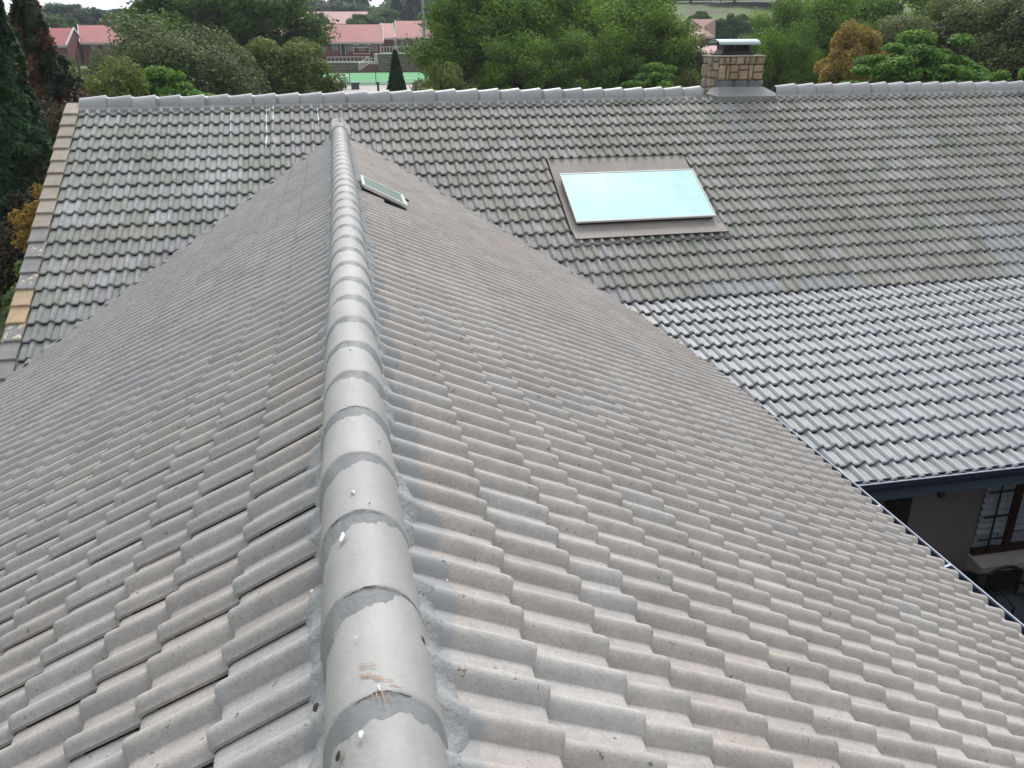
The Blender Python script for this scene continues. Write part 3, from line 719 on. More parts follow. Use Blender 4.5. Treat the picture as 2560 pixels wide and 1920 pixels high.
for px, py_, r0, e in ((1061, 1604, .005, 1.4), (880, 1236, .004, 1), (924, 1262, .003, 1), (790, 1772, .007, 2.5), (845, 1896, .006, 2), (950, 1106, .004, .8), (988, 1118, .004, 1), (858, 1050, .003, .8), (876, 878, .006, 1)): blob(px, py_, r0, M_bit, 'debris', lift=.006, el=e)
for (a, b_) in (((896, 1662), (935, 1660)), ((897, 1670), (940, 1665)), ((898, 1690), (930, 1686)), ((900, 1695), (950, 1692)), ((915, 1692), (960, 1697)), ((935, 1700), (985, 1703)), ((975, 1712), (1004, 1722)), ((940, 1730), (945, 1752)), ((955, 1730), (963, 1758)), ((968, 1735), (982, 1752)), ((930, 1738), (934, 1750))):
    p, q = on_cap(*a), on_cap(*b_); d = (q-p); m_ = MB(); N_ = 6; V = []
    pp = np.cross(d/np.linalg.norm(d), (0, 0, 1))*.0014
    for i in range(N_+1):
        c = on_cap(a[0]+(b_[0]-a[0])*i/N_, a[1]+(b_[1]-a[1])*i/N_)+np.array((0, 0, .0035)); ww = .3+rng.random()
        V += [tuple(c-pp*ww), tuple(c+pp*ww)]
    mesh_np('rust_mark', V, [(2*i, 2*i+1, 2*i+3, 2*i+2) for i in range(N_)], M_rust, house)
# cracks in the joints of the nearest ridge tiles
for y, a0, a1 in ((1.478-.0, .9, 2.3), (1.873, .35, 2.5), (2.269, .5, 2.6), (3.074, .6, 2.6)):
    V = []; n = 34
    for i in range(n+1):
        q = a0+(a1-a0)*i/n; wv = .003*math.sin(9*q)+.002*math.sin(31*q); wd = .0003+.0018*vn(q*9, y)
        for d in (-1, 1):
            V.append((xc(y)+.143*math.cos(q), y-.004+wv+d*wd, -.10+.228*math.sin(q)**.86*.985+.0045))
    mesh_np('joint_crack', V, [(2*i, 2*i+1, 2*i+3, 2*i+2) for i in range(n)], M_bit, house)
#INSERT2
# ---- unseen right hand wing, added to close the courtyard and shade the patio
wing = MB(); wing.box(8.4, 14, -1.5, 6.5, GZ, -2.75)
wing.build('wall', M_wall, house)
MB().add([(7.95, -1.6, -2.95), (7.95, 6.4, -2.95), (11, 6.4, -1.3), (11, -1.6, -1.3), (14.4, -1.6, -2.95), (14.4, 6.4, -2.95)], [(0, 3, 2, 1), (3, 4, 5, 2), (0, 4, 3), (1, 2, 5), (0, 1, 5, 4)]).build('roof_slope', M_plain, house)
M_pave = mat('dark_paving', (.05, .05, .055), .8, noise=[(3, .8, 1.2)])
pv = MB().box(3.9, 8.4, -1.5, 7.9, GZ-.1, -5.2).build('patio', M_pave); pv['kind'] = 'structure'

# ---- cast iron chairs on the patio
M_iron = mat('dark_cast_iron', (.016, .018, .022), .4, metal=.3)
M_cush = mat('grey_seat', (.05, .06, .075), .8)
def chair(x0, wd, y, zt, label):
    e = empty('garden_chair', (x0+wd/2, y-.2, -5.2), label, 'chair', 'iron garden chairs on the patio')
    zs = -4.76; r = .016
    def arc(t): return zt-.075*(1-math.sin(math.pi*t))**1.3
    fr_ = MB(); top = [(x0+wd*t, y, arc(t)) for t in np.linspace(0, 1, 15)]; fr_.tube(top, .02)
    fr_.tube([(x0, y, arc(0)), (x0, y, zs)], .018); fr_.tube([(x0+wd, y, arc(1)), (x0+wd, y, zs)], .018); fr_.tube([(x0, y, zs+.05), (x0+wd, y, zs+.05)], .014)
    back = fr_.build('backrest', M_iron, e)
    lt = MB(); nx_, nz_ = 9, 8
    for i in range(nx_):
        for j in range(nz_):
            cx = x0+wd*(i+.5)/nx_; cz = zs+.07+(zt-.05-zs-.07)*(j+.5)/nz_
            if cz > arc((cx-x0)/wd)-.02: continue
            ro = wd/nx_*.42; v = []; n = 8
            a0_ = rng.random()*6
            for k in range(n):
                q = 2*math.pi*k/n+a0_
                for rr_, dy in ((ro*1.12, 0), (ro*.62, 0)): v.append((cx+rr_*math.cos(q)*(1+.25*math.sin(2*q)), y+dy, cz+rr_*math.sin(q)))
            lt.add(v+[(a, b+.012, c) for a, b, c in v], [((2*k), (2*k+2) % 16, (2*k+3) % 16, 2*k+1) for k in range(n)]+[(16+2*k, 16+2*k+1, 16+(2*k+3) % 16, 16+(2*k+2) % 16) for k in range(n)]+[(2*k+1, (2*k+3) % 16, 16+(2*k+3) % 16, 17+2*k) for k in range(n)])
    lt.build('lattice', M_iron, back)
    MB().box(x0, x0+wd, y-.43, y-.01, zs-.03, zs+.015).build('seat', M_cush, e)
    for lx in (x0+.02, x0+wd-.02):
        for ly, s in ((y-.40, -1), (y-.02, 1)):
            MB().tube([(lx, ly, zs), (lx, ly+.03*s, zs-.2), (lx, ly+.01*s, zs-.34), (lx, ly+.06*s, -5.2)], [.02, .018, .016, .02]).build('leg', M_iron, e)
        MB().tube([(lx, y, zs+.22), (lx, y-.25, zs+.25), (lx, y-.42, zs+.2), (lx, y-.41, zs)], .015).build('armrest', M_iron, e)
chair(7.05, .44, 6.95, -4.335, 'dark iron garden chair with a pierced curved back, nearer the shuttered window')
chair(6.56, .42, 7.05, -4.40, 'lower dark iron garden chair beside the wall, mostly hidden by the gutter')

# ================================================================= trees
def leaf_quads(Cn, Nn, size, cols, asp=1.5):
    n = len(Cn); r = rng.normal(size=(n, 3)); t = np.cross(Nn, r); t /= np.linalg.norm(t, axis=1)[:, None]+1e-9; b = np.cross(Nn, t); b /= np.linalg.norm(b, axis=1)[:, None]+1e-9
    t = t*size[:, None]*asp*.5; b = b*size[:, None]*.5
    V = np.stack([Cn-t, Cn-b*1.0+t*.1, Cn+t, Cn+b+t*.1], 1).reshape(-1, 3)
    F = np.arange(4*n).reshape(n, 4); return V, F, np.repeat(cols, 4, axis=0)
def crown_broad(R, zc, nclump, per, leaf, pal, flat=.6, style='round', seed=0, rcl=.25, lk=1.):
    """R: crown radii, zc: crown centre height. returns V,F,C and clump centres"""
    r = np.random.default_rng(seed); cc = []; tries = 0
    ph = r.random(6)*6
    while len(cc) < nclump and tries < 20000:
        tries += 1
        v = r.normal(size=3); v /= np.linalg.norm(v)
        if v[2] < -.72: continue
        az = math.atan2(v[1], v[0])
        lump = 1+lk*(.20*math.sin(2*az+ph[0])+.10*math.sin(3*az+ph[1]+2*v[2])+.10*math.sin(5*az+ph[2])*abs(v[2]))
        f = (.45+.55*r.random()**.55)*lump
        p = v*f*np.array(R)
        if v[2] < 0: p[2] *= .8
        if all(np.linalg.norm((p-q)/np.array(R)) > .12 for q in cc): cc.append(p)
    Vs, Fs, Cs = [], [], []; base = 0
    Rm = float(np.mean(R[:2])); out = []
    for p in cc:
        rc = Rm*rcl*(.65+.7*r.random()); fl = flat*(.8+.4*r.random())
        n = int(per*(rc/(Rm*rcl))**2)
        v = r.normal(size=(n, 3)); v /= np.linalg.norm(v, axis=1)[:, None]
        rad_ = (.35+.75*r.random(n)**.5)
        q = v*rad_[:, None]*rc*np.array([1, 1, fl])
        if style == 'spray':     # upward/outward pointing sprays
            d = p/np.linalg.norm(p)+np.array([0, 0, .5]); q += d*(r.random(n)**2)[:, None]*rc*.9
        if style == 'droop': q[:, 2] -= (r.random(n)**2)*rc*.7
        nn = v*.6+r.normal(size=(n, 3))*.55+np.array([0, 0, .55 if style != 'layer' else 1.3])
        nn /= np.linalg.norm(nn, axis=1)[:, None]
        sz = leaf*(.55+.9*r.random(n))
        col = np.array(pal[0])[None]*(1-r.random(n)[:, None])+0
        tcl = r.random(); tl = np.clip(tcl*.6+r.random(n)*.5, 0, 1)[:, None]
        col = np.array(pal[0])*(1-tl)+np.array(pal[1])*tl
        if len(pal) > 2:
            m_ = r.random(n) < (.12 if tcl < .75 else .5); col[m_] = np.array(pal[2])*(.8+.4*r.random(m_.sum()))[:, None]
        col = col*(.75+.5*r.random(n))[:, None]
        V, F, Cc = leaf_quads(q+p+np.array([0, 0, zc]), nn, sz, col)
        Vs.append(V); Fs.append(F+base); Cs.append(Cc); base += len(V); out.append(p+np.array([0, 0, zc]))
    return np.concatenate(Vs), np.concatenate(Fs), np.concatenate(Cs), out
def crown_cone(h, rb, zb, n, leaf, pal, seed=0, power=.75, lump=.15, dead=None):
    r = np.random.default_rng(seed); z = r.random(n)**1.15
    az = r.random(n)*2*math.pi
    rr_ = rb*(1-z)**power*np.minimum(1, (z+.03)/.10)**.5
    k = 1+lump*np.sin(az*3+z*9)+lump*np.sin(az*7-z*23)*.6+lump*(vn(az*4, z*30)-.5)*2.2
    f = (.62+.42*r.random(n)**.5)*k
    Cn = np.stack([np.cos(az)*rr_*f, np.sin(az)*rr_*f, zb+z*h], 1)
    nn = np.stack([np.cos(az), np.sin(az), .5+0*az], 1)+r.normal(size=(n, 3))*.55; nn /= np.linalg.norm(nn, axis=1)[:, None]
    t = np.clip(vn(az*5, z*24)*.7+r.random(n)*.5-.1, 0, 1)[:, None]; col = np.array(pal[0])*(1-t)+np.array(pal[1])*t
    if dead is not None:
        dcol, z0, z1, a0 = dead
        m_ = (vn(az*2.2+a0, z*9) > .60) & (z > z0) & (z < z1); col[m_] = np.array(dcol)*(.6+.7*r.random(m_.sum()))[:, None]
    col = col*(.7+.6*r.random(n))[:, None]
    V, F, Cc = leaf_quads(Cn, nn, leaf*(.5+1.0*r.random(n)), col, asp=2.0)
    return V, F, Cc
M_leaf = mat('foliage', attr=True, rough=.65, spec=.35, trans=.36)
M_bark = mat('bark', (.07, .055, .045), .95, noise=[(4, .7, 1.3)], bump=.6, bscale=12)
M_bark_pale = mat('pale_bark', (.42, .38, .33), .9, noise=[(4, .7, 1.2)])
def trunk_mesh(h, r0, targets, seed=0, nl=14, fork=.45):
    r = np.random.default_rng(seed); m_ = MB()
    pts = []; lean = r.normal(0, .03, 2)
    for i in range(7):
        t = i/6; pts.append((lean[0]*h*t+.05*math.sin(4*t+seed), lean[1]*h*t+.05*math.cos(3*t+seed), h*t-.3*(i == 0)))
    m_.tube(pts, [r0*(1.25 if i == 0 else 1-.55*i/6) for i in range(7)], 9)
    if targets:
        tg = list(targets); r.shuffle(tg)
        for p in tg[:nl]:
            p = np.array(p); s = fork+.5*r.random(); st = np.array(pts[min(6, int(s*6))]); mid = st+(p-st)*.5+np.array([0, 0, .12*np.linalg.norm(p-st)])*r.normal(.3, .5)
            k = r0*.42*(.7+.5*r.random()); m_.tube([tuple(st), tuple(mid), tuple(st+(p-st)*.97)], [k, k*.6, k*.2], 6)
    return m_
MESHES = {}
def tree_kind(key, fn): MESHES[key] = fn
_cache = {}
def plant_tree(key, loc, label, cat='tree', group=None, scale=1.0, rz=0.0, name=None, sz=None):
    spec = MESHES[key]
    e = empty(name or spec.get('name', 'tree'), tuple(loc), label, cat, group)
    e.rotation_euler = (0, 0, rz); s = scale; e.scale = (s, s, s*(sz or 1))
    if key not in _cache:
        V, F, Cc, tr, bark = spec['make']()
        cme = mesh_np('crown', V, F, M_leaf, None, col=Cc); cm = cme.data; D_.objects.remove(cme)
        tme = mesh_np('trunk', tr.v, tr.f, bark, None, smooth=True); tm = tme.data; D_.objects.remove(tme)
        _cache[key] = (cm, tm)
    cm, tm = _cache[key]
    for n_, me in (('crown', cm), ('trunk', tm)):
        o = D_.objects.new(n_, me); C.objects.link(o); o.parent = e
    return e
def broad(key, R, zc, nclump, per, leaf, pal, seed, r0=.25, bark=None, nl=14, name='tree', **kw):
    def make():
        V, F, Cc, cl = crown_broad(R, zc, nclump, per, leaf, pal, seed=seed, **kw)
        return V, F, Cc, trunk_mesh(zc*.95, r0, cl, seed, nl), bark or M_bark
    MESHES[key] = dict(make=make, name=name)
def cone(key, h, rb, zb, n, leaf, pal, seed, r0=.15, name='conifer', **kw):
    def make():
        V, F, Cc = crown_cone(h, rb, zb, n, leaf, pal, seed=seed, **kw)
        return V, F, Cc, trunk_mesh(h*.9, r0, None, seed), M_bark
    MESHES[key] = dict(make=make, name=name)
G_dark = ((.034, .088, .016), (.13, .24, .035)); G_mid = ((.040, .105, .010), (.22, .36, .035)); G_olive = ((.07, .105, .024), (.22, .265, .055))
G_bright = ((.045, .13, .012), (.16, .32, .03)); G_grey = ((.06, .095, .034), (.17, .225, .085)); G_far = ((.045, .095, .028), (.13, .22, .05))
broad('big', (4.8, 4.8, 4.6), 6.6, 120, 798, 0.139, G_mid, 11, r0=.32, style='spray', flat=.7, rcl=.24)
broad('big2', (5.6, 5.2, 4.4), 6.2, 130, 798, 0.145, G_mid, 23, r0=.34, style='spray', flat=.55, rcl=.22)
broad('dark', (6.5, 6.0, 4.6), 7.6, 120, 722, 0.172, G_dark, 31, r0=.35, style='spray', flat=.55, rcl=.20, nl=24)
broad('feather', (3.6, 3.4, 2.6), 4.2, 110, 798, 0.099, G_grey, 41, r0=.2, style='droop', flat=.9, rcl=.24)
broad('olive', (2.8, 2.6, 3.0), 3.8, 90, 627, 0.092, (G_olive[0], G_olive[1], (.15, .18, .05)), 43, r0=.16, flat=.9, rcl=.23)
broad('layered', (3.0, 2.8, 1.7), 3.4, 95, 627, 0.106, G_bright, 47, r0=.15, style='layer', flat=.34, rcl=.20)
broad('gold', (1.9, 1.9, 2.4), 3.2, 150, 570, 0.086, ((.27, .19, .035), (.44, .36, .07), (.36, .21, .07)), 57, r0=.14, flat=.9, rcl=.24, lk=.3)
broad('oliveR', (5.2, 5.0, 4.3), 6.0, 150, 760, 0.112, ((.06, .088, .026), (.18, .215, .055)), 59, r0=.3, flat=.75, rcl=.2, nl=22)
broad('far', (4.0, 4.0, 3.4), 4.6, 60, 286, 0.304, G_far, 61, r0=.25, flat=.7, rcl=.28)
broad('far2', (4.6, 4.2, 2.8), 4.8, 60, 286, 0.320, ((.03, .06, .03), (.06, .10, .045)), 67, r0=.25, flat=.6, rcl=.27)
broad('round', (3.3, 3.3, 2.7), 4.2, 80, 570, 0.165, ((.03, .085, .02), (.10, .19, .04)), 71, r0=.2, flat=.75, rcl=.23)
broad('shrub', (1.5, 1.4, 1.2), 1.3, 60, 700, 0.055, G_olive, 73, r0=.06, flat=.8, rcl=.3, name='shrub')
broad('shrub_d', (1.5, 1.4, 1.2), 1.3, 60, 600, .06, ((.035, .035, .02), (.095, .07, .035)), 75, r0=.06, flat=.8, rcl=.3, name='shrub', style='droop')
broad('shrub_g', (1.3, 1.2, 1.3), 1.4, 45, 456, 0.066, ((.03, .08, .02), (.10, .17, .035)), 79, r0=.06, flat=.8, rcl=.3, name='shrub')
broad('sapling', (.75, .75, 1.0), 2.0, 34, 110, 0.056, ((.22, .15, .03), (.38, .26, .04), (.30, .15, .04)), 83, r0=.035, flat=.8, rcl=.28, name='sapling')
broad('saplingG', (.9, .9, 1.3), 2.0, 36, 361, 0.056, ((.06, .12, .025), (.15, .22, .05)), 85, r0=.035, flat=.8, rcl=.28, name='sapling')
broad('thin', (1.7, 1.6, 1.6), 3.6, 36, 209, 0.092, ((.12, .12, .05), (.20, .16, .08)), 89, r0=.09, bark=M_bark_pale, flat=.7, rcl=.28, nl=26)
cone('cypress', 11.5, 1.75, .3, 60000, .095, ((.016, .045, .020), (.05, .12, .035)), 91, name='cypress')
cone('cypress_dry', 10.0, 1.55, .3, 50000, .10, ((.024, .042, .022), (.06, .085, .04)), 93, lump=.28, dead=((.16, .075, .04), .25, 1.0, 2.0), name='cypress')
cone('topiary', 4.3, .95, .2, 18000, .09, ((.018, .050, .024), (.055, .11, .045)), 97, power=.85, lump=.06, name='cypress')
cone('pine', 12, 3.4, 2.0, 9000, .42, ((.02, .04, .03), (.04, .065, .045)), 99, lump=.3, name='conifer')
def gz(p, dz=0): return (p[0], p[1], float(ground(p[0], p[1]))-dz)
def T(key, px, top, D, label, scale=1, rz=0, group=None, cat='tree', hfull=None, **kw):
    """stand a tree at azimuth of pixel column px, distance D; scale so its top reaches pixel row `top`"""
    p = at(px, 96, D); zg = float(ground(p[0], p[1])); ztop = at(px, top, D)[2]
    hn = dict(big=11.6, big2=11., dark=12.7, feather=7.2, olive=7.2, layered=5.2, gold=5.9, oliveR=10.7, far=8.4, far2=8., round=7.2, shrub=2.7, shrub_d=2.7, shrub_g=2.9, sapling=3.15, saplingG=3.5, thin=5.5,
              cypress=11.8, cypress_dry=10.3, topiary=4.5, pine=14.)[key]
    s = (ztop-zg)/hn
    sxy = scale
    e = plant_tree(key, (p[0], p[1], zg), label, cat, group, 1.0, rz, **kw); e.scale = (sxy, sxy, s); return e
# --- garden on the left
T('cypress', -42, -240, 27, 'tall dark green cypress at the left edge, foliage solid to the ground', .86)
T('cypress_dry', 84, -60, 33, 'dark cypress with rust-brown dead patches beside the solid green one', 1.0, 1.2)
T('shrub', 215, 150, 36, 'grey-olive bush above the left end of the ridge', 1.5, .5, cat='shrub')
T('shrub_d', 150, 235, 30, 'dark drooping bush just left of the barge tiles', 1.3, 2.5, cat='shrub')
T('shrub_d', 165, 330, 26, 'brownish bush below the dark drooping one', .8, 4.0, cat='shrub')
T('shrub_d', 60, 470, 25, 'brown-green undergrowth at the foot of the cypress', 1.1, 3.1, cat='shrub')
T('sapling', 45, 445, 21.5, 'thin sapling with yellow-orange leaves on the lawn', 1.0, .3)
T('saplingG', 85, 440, 23, 'yellow-green sapling behind the orange one', .8, 2.3)
T('saplingG', 5, 590, 18.5, 'bushy green sapling at the left edge of the lawn', 1.05, 1.0)
T('shrub_g', 10, 760, 15.5, 'low green shrub beside the lowest barge tiles', .75, 1.9, cat='shrub')
T('feather', 430, 58, 46, 'large grey-green feathery tree behind the left part of the ridge', 1.12, .4)
T('feather', 270, 122, 42, 'smaller grey-olive feathery tree left of the large one', .62, 2.6)
T('layered', 405, 182, 38, 'small bright green layered tree peeping over the ridge', .70, .9)
T('dark', 545, -70, 78, 'tall dark green tree with visible trunks, left of the school roof', 1.0, 1.4)
T('olive', 706, 82, 52, 'olive-green tree in front of the green court, left side', 1.0, 2.2)
T('olive', 618, 92, 50, 'olive-green tree left of and touching the one by the court', 1.05, 4.2)
T('topiary', 985, 128, 52, 'narrow dark cypress standing alone in front of the green court', 1.25)
# --- big green mass in the middle
T('big', 1228, -45, 60, 'big green tree, left part of the dense clump right of the court', .84, .3)
T('big2', 1430, -60, 64, 'big green tree with bare branches showing, centre of the dense clump', 1.02, 1.7)
T('big', 1590, 10, 60, 'big green tree at the right end of the dense clump, beside the chimney', .80, 4.1)
T('dark', 1300, -80, 80, 'darker green tree rising behind the dense clump', 1.0, 2.9)
T('big2', 1330, 95, 56, 'lower green tree filling the foot of the dense clump', .60, 5.2)
T('big', 1480, 110, 55, 'low green tree at the foot of the dense clump, towards the chimney', .55, 2.4)
T('layered', 1650, 168, 46, 'bright green low tree just left of the chimney', .62, 2.1)
T('shrub', 1110, 160, 50, 'olive bush at the foot of the dense clump by the court', 1.25, 1.3, cat='shrub')
T('thin', 1743, 95, 60, 'thin pale-trunked tree with sparse brownish leaves beside the chimney', .95, .3)
T('shrub', 1715, 175, 56, 'grey-green bush under the thin pale-trunked tree', 1.1, 5.1, cat='shrub')
# --- right
T('big', 2015, 22, 66, 'green tree directly right of the chimney', .72, 2.0)
T('big2', 1965, 85, 60, 'lower green tree touching the chimney on its right', .42, 4.4)
T('gold', 2145, 62, 50, 'golden-orange leaved tree standing over the right part of the ridge', .92, .5)
T('big2', 2200, -25, 80, 'broad green tree behind the golden-orange one', 1.10, 3.3)
T('layered', 2330, 92, 44, 'bright green layered tree right of the golden-orange one', 1.0, 1.1)
T('oliveR', 2430, -20, 62, 'large olive-green tree at the right edge', 1.12, .7)
T('oliveR', 2640, -60, 60, 'olive-green tree cut by the right edge of the picture', 1.0, 2.7)
T('layered', 2570, 182, 40, 'bright green leaves at the right edge just above the ridge', .6, 3.9)
# --- between the school buildings and on the horizon
FG = 'trees on the skyline behind the school'
far_list = [
 (165, 8, 245, 'far', 1.5, 'rounded skyline tree left of the far red gable, first from the left'), (205, 14, 240, 'far2', 1.5, 'second skyline tree from the left, above the red roofs'),
 (170, 44, 190, 'round', .8, 'light green rounded tree behind the small red gable'), (245, 26, 250, 'far', 1.3, 'dark skyline tree just left of the far red gable'),
 (325, 24, 255, 'far2', 1.5, 'dark tree right of the far red gable'), (370, 20, 235, 'far', 1.5, 'dark skyline tree left of the tall dark green tree'),
 (90, 20, 180, 'far', 1.3, 'green tree seen between the two cypresses'),
 (690, 0, 300, 'far2', 2.2, 'hazy tree above the left end of the long far roof'), (760, -18, 320, 'far', 2.4, 'tall hazy tree above the long far roof, left of its middle'),
 (815, 2, 300, 'far2', 2.0, 'hazy tree above the middle of the long far roof'), (880, -14, 330, 'far', 2.3, 'hazy tree above the right end of the long far roof'),
 (792, 30, 208, 'far', .62, 'dark bush-like tree in front of the long far roof, left'), (920, 34, 212, 'far', 1.05, 'spreading green tree between the far roof and the school roof'),
 (965, 22, 225, 'far', 1.0, 'green tree behind the gable end of the school'), (1035, -12, 245, 'pine', 1.35, 'tall blue-green conifer behind the right school building'),
 (995, -8, 250, 'pine', 1.1, 'conifer left of the tall blue-green one'), (1080, 10, 260, 'far2', 1.7, 'dark tree behind the light pole'),
 (1745, 30, 150, 'round', .80, 'round green tree in front of the brown hipped roof'), (1835, 36, 150, 'round', .92, 'bright spreading green tree above the patterned retaining wall'),
 (1925, 52, 140, 'round', .72, 'bright green tree top right of the patterned retaining wall'),
 (1720, -18, 262, 'far2', 1.5, 'slender tree on the grass bank above the round green tree'), (1828, -30, 255, 'far', 1.6, 'dark-trunked tree in the middle of the grass bank'),
 (1932, -25, 250, 'far2', 1.8, 'dark-trunked tree at the right of the grass bank'),
]
for px, top, D, key, sc_, lb in far_list: T(key, px, top, D, lb, sc_, px*.37, group=FG if D > 200 else None)
rowl = ['above the right end of the dense clump', 'behind the slender tree on the bank', 'behind the two white poles', 'just right of the white poles', 'left of the dark red hilltop building', 'right of the dark red hilltop building', 'over the green tree right of the chimney']
for i, px in enumerate(range(1655, 2140, 70)):
    T(['far', 'far2', 'pine'][i % 3], px, -28-12*math.sin(i*1.7), 300+8*(i % 3), 'hazy bank-top tree '+rowl[i], 2.1, i*1.3, group='trees along the top of the grass bank')
wood = []
V_, F_2, C_, _o = crown_broad((9, 9, 6), 5., 60, 160, .7, G_far, seed=5, rcl=.3)
def wood_mesh():
    Vs, Fs, Cs = [], [], []; b = 0
    for k, a in enumerate(np.linspace(-75, 85, 74)):
        D = 380+25*math.sin(k*2.3); x, y = D*math.sin(rad(a)), D*math.cos(rad(a)); q = 1+.25*math.sin(k*1.9)
        Vs.append(V_*np.array([q*1.3, q*1.3, q*(.58 if a < 3 else 1.4)])+np.array([x, y, float(ground(x, y))-1])); Fs.append(F_2+b); Cs.append(C_); b += len(V_)
    return np.concatenate(Vs), np.concatenate(Fs), np.concatenate(Cs)
a_, b_, c_ = wood_mesh()
tag(mesh_np('distant_wood', a_, b_, M_leaf, None, col=c_), 'continuous band of far woodland along the horizon', 'woodland', kind='stuff')

# ================================================================= school
M_red = mat('red_sheet_roof', (.34, .072, .072), .55, noise=[(.5, .9, 1.1)]); M_pink = mat('faded_red_roof', (.37, .165, .165), .6, noise=[(.5, .9, 1.1)])
M_brownroof = mat('brown_roof', (.30, .16, .12), .7, noise=[(1, .85, 1.1)])
def brick(name, c1, c2, mortar, sc_, bw=.5, rh=.25):
    m = D_.materials.new(name); m.use_nodes = True; t = m.node_tree; bt = t.nodes.new('ShaderNodeTexBrick'); tc_ = t.nodes.new('ShaderNodeTexCoord'); mp = t.nodes.new('ShaderNodeMapping')
    mp.inputs['Rotation'].default_value = (rad(90), 0, 0)
    sx = t.nodes.new('ShaderNodeSeparateXYZ'); cx = t.nodes.new('ShaderNodeCombineXYZ'); ad = t.nodes.new('ShaderNodeMath'); ad.operation = 'ADD'
    t.links.new(tc_.outputs['Object'], sx.inputs[0]); t.links.new(sx.outputs[0], ad.inputs[0]); t.links.new(sx.outputs[1], ad.inputs[1]); t.links.new(ad.outputs[0], cx.inputs[0]); t.links.new(sx.outputs[2], cx.inputs[1])
    t.links.new(cx.outputs[0], bt.inputs['Vector']); bt.inputs['Color1'].default_value = (*c1, 1); bt.inputs['Color2'].default_value = (*c2, 1); bt.inputs['Mortar'].default_value = (*mortar, 1)
    bt.inputs['Scale'].default_value = sc_; bt.inputs['Brick Width'].default_value = bw; bt.inputs['Row Height'].default_value = rh; bt.inputs['Mortar Size'].default_value = .03
    t.links.new(bt.outputs[0], t.nodes['Principled BSDF'].inputs['Base Color']); t.nodes['Principled BSDF'].inputs['Roughness'].default_value = .9
    return m
M_brick = brick('red_face_brick', (.15, .045, .038), (.20, .06, .048), (.16, .10, .085), 2.2)
M_block = brick('retaining_block', (.20, .17, .13), (.13, .11, .09), (.03, .028, .025), 1., 1.0, .42)
M_whitep = mat('white_trim', (.72, .72, .70), .6)
M_fasc = mat('cream_fascia', (.50, .47, .42), .7)
M_glassd = mat('dark_window_glass', (.03, .035, .045), .12, spec=.8)
M_sash = mat('grey_window_frame', (.52, .52, .54), .6)
M_conc = mat('pale_concrete', (.42, .40, .37), .9, noise=[(.4, .9, 1.1)])
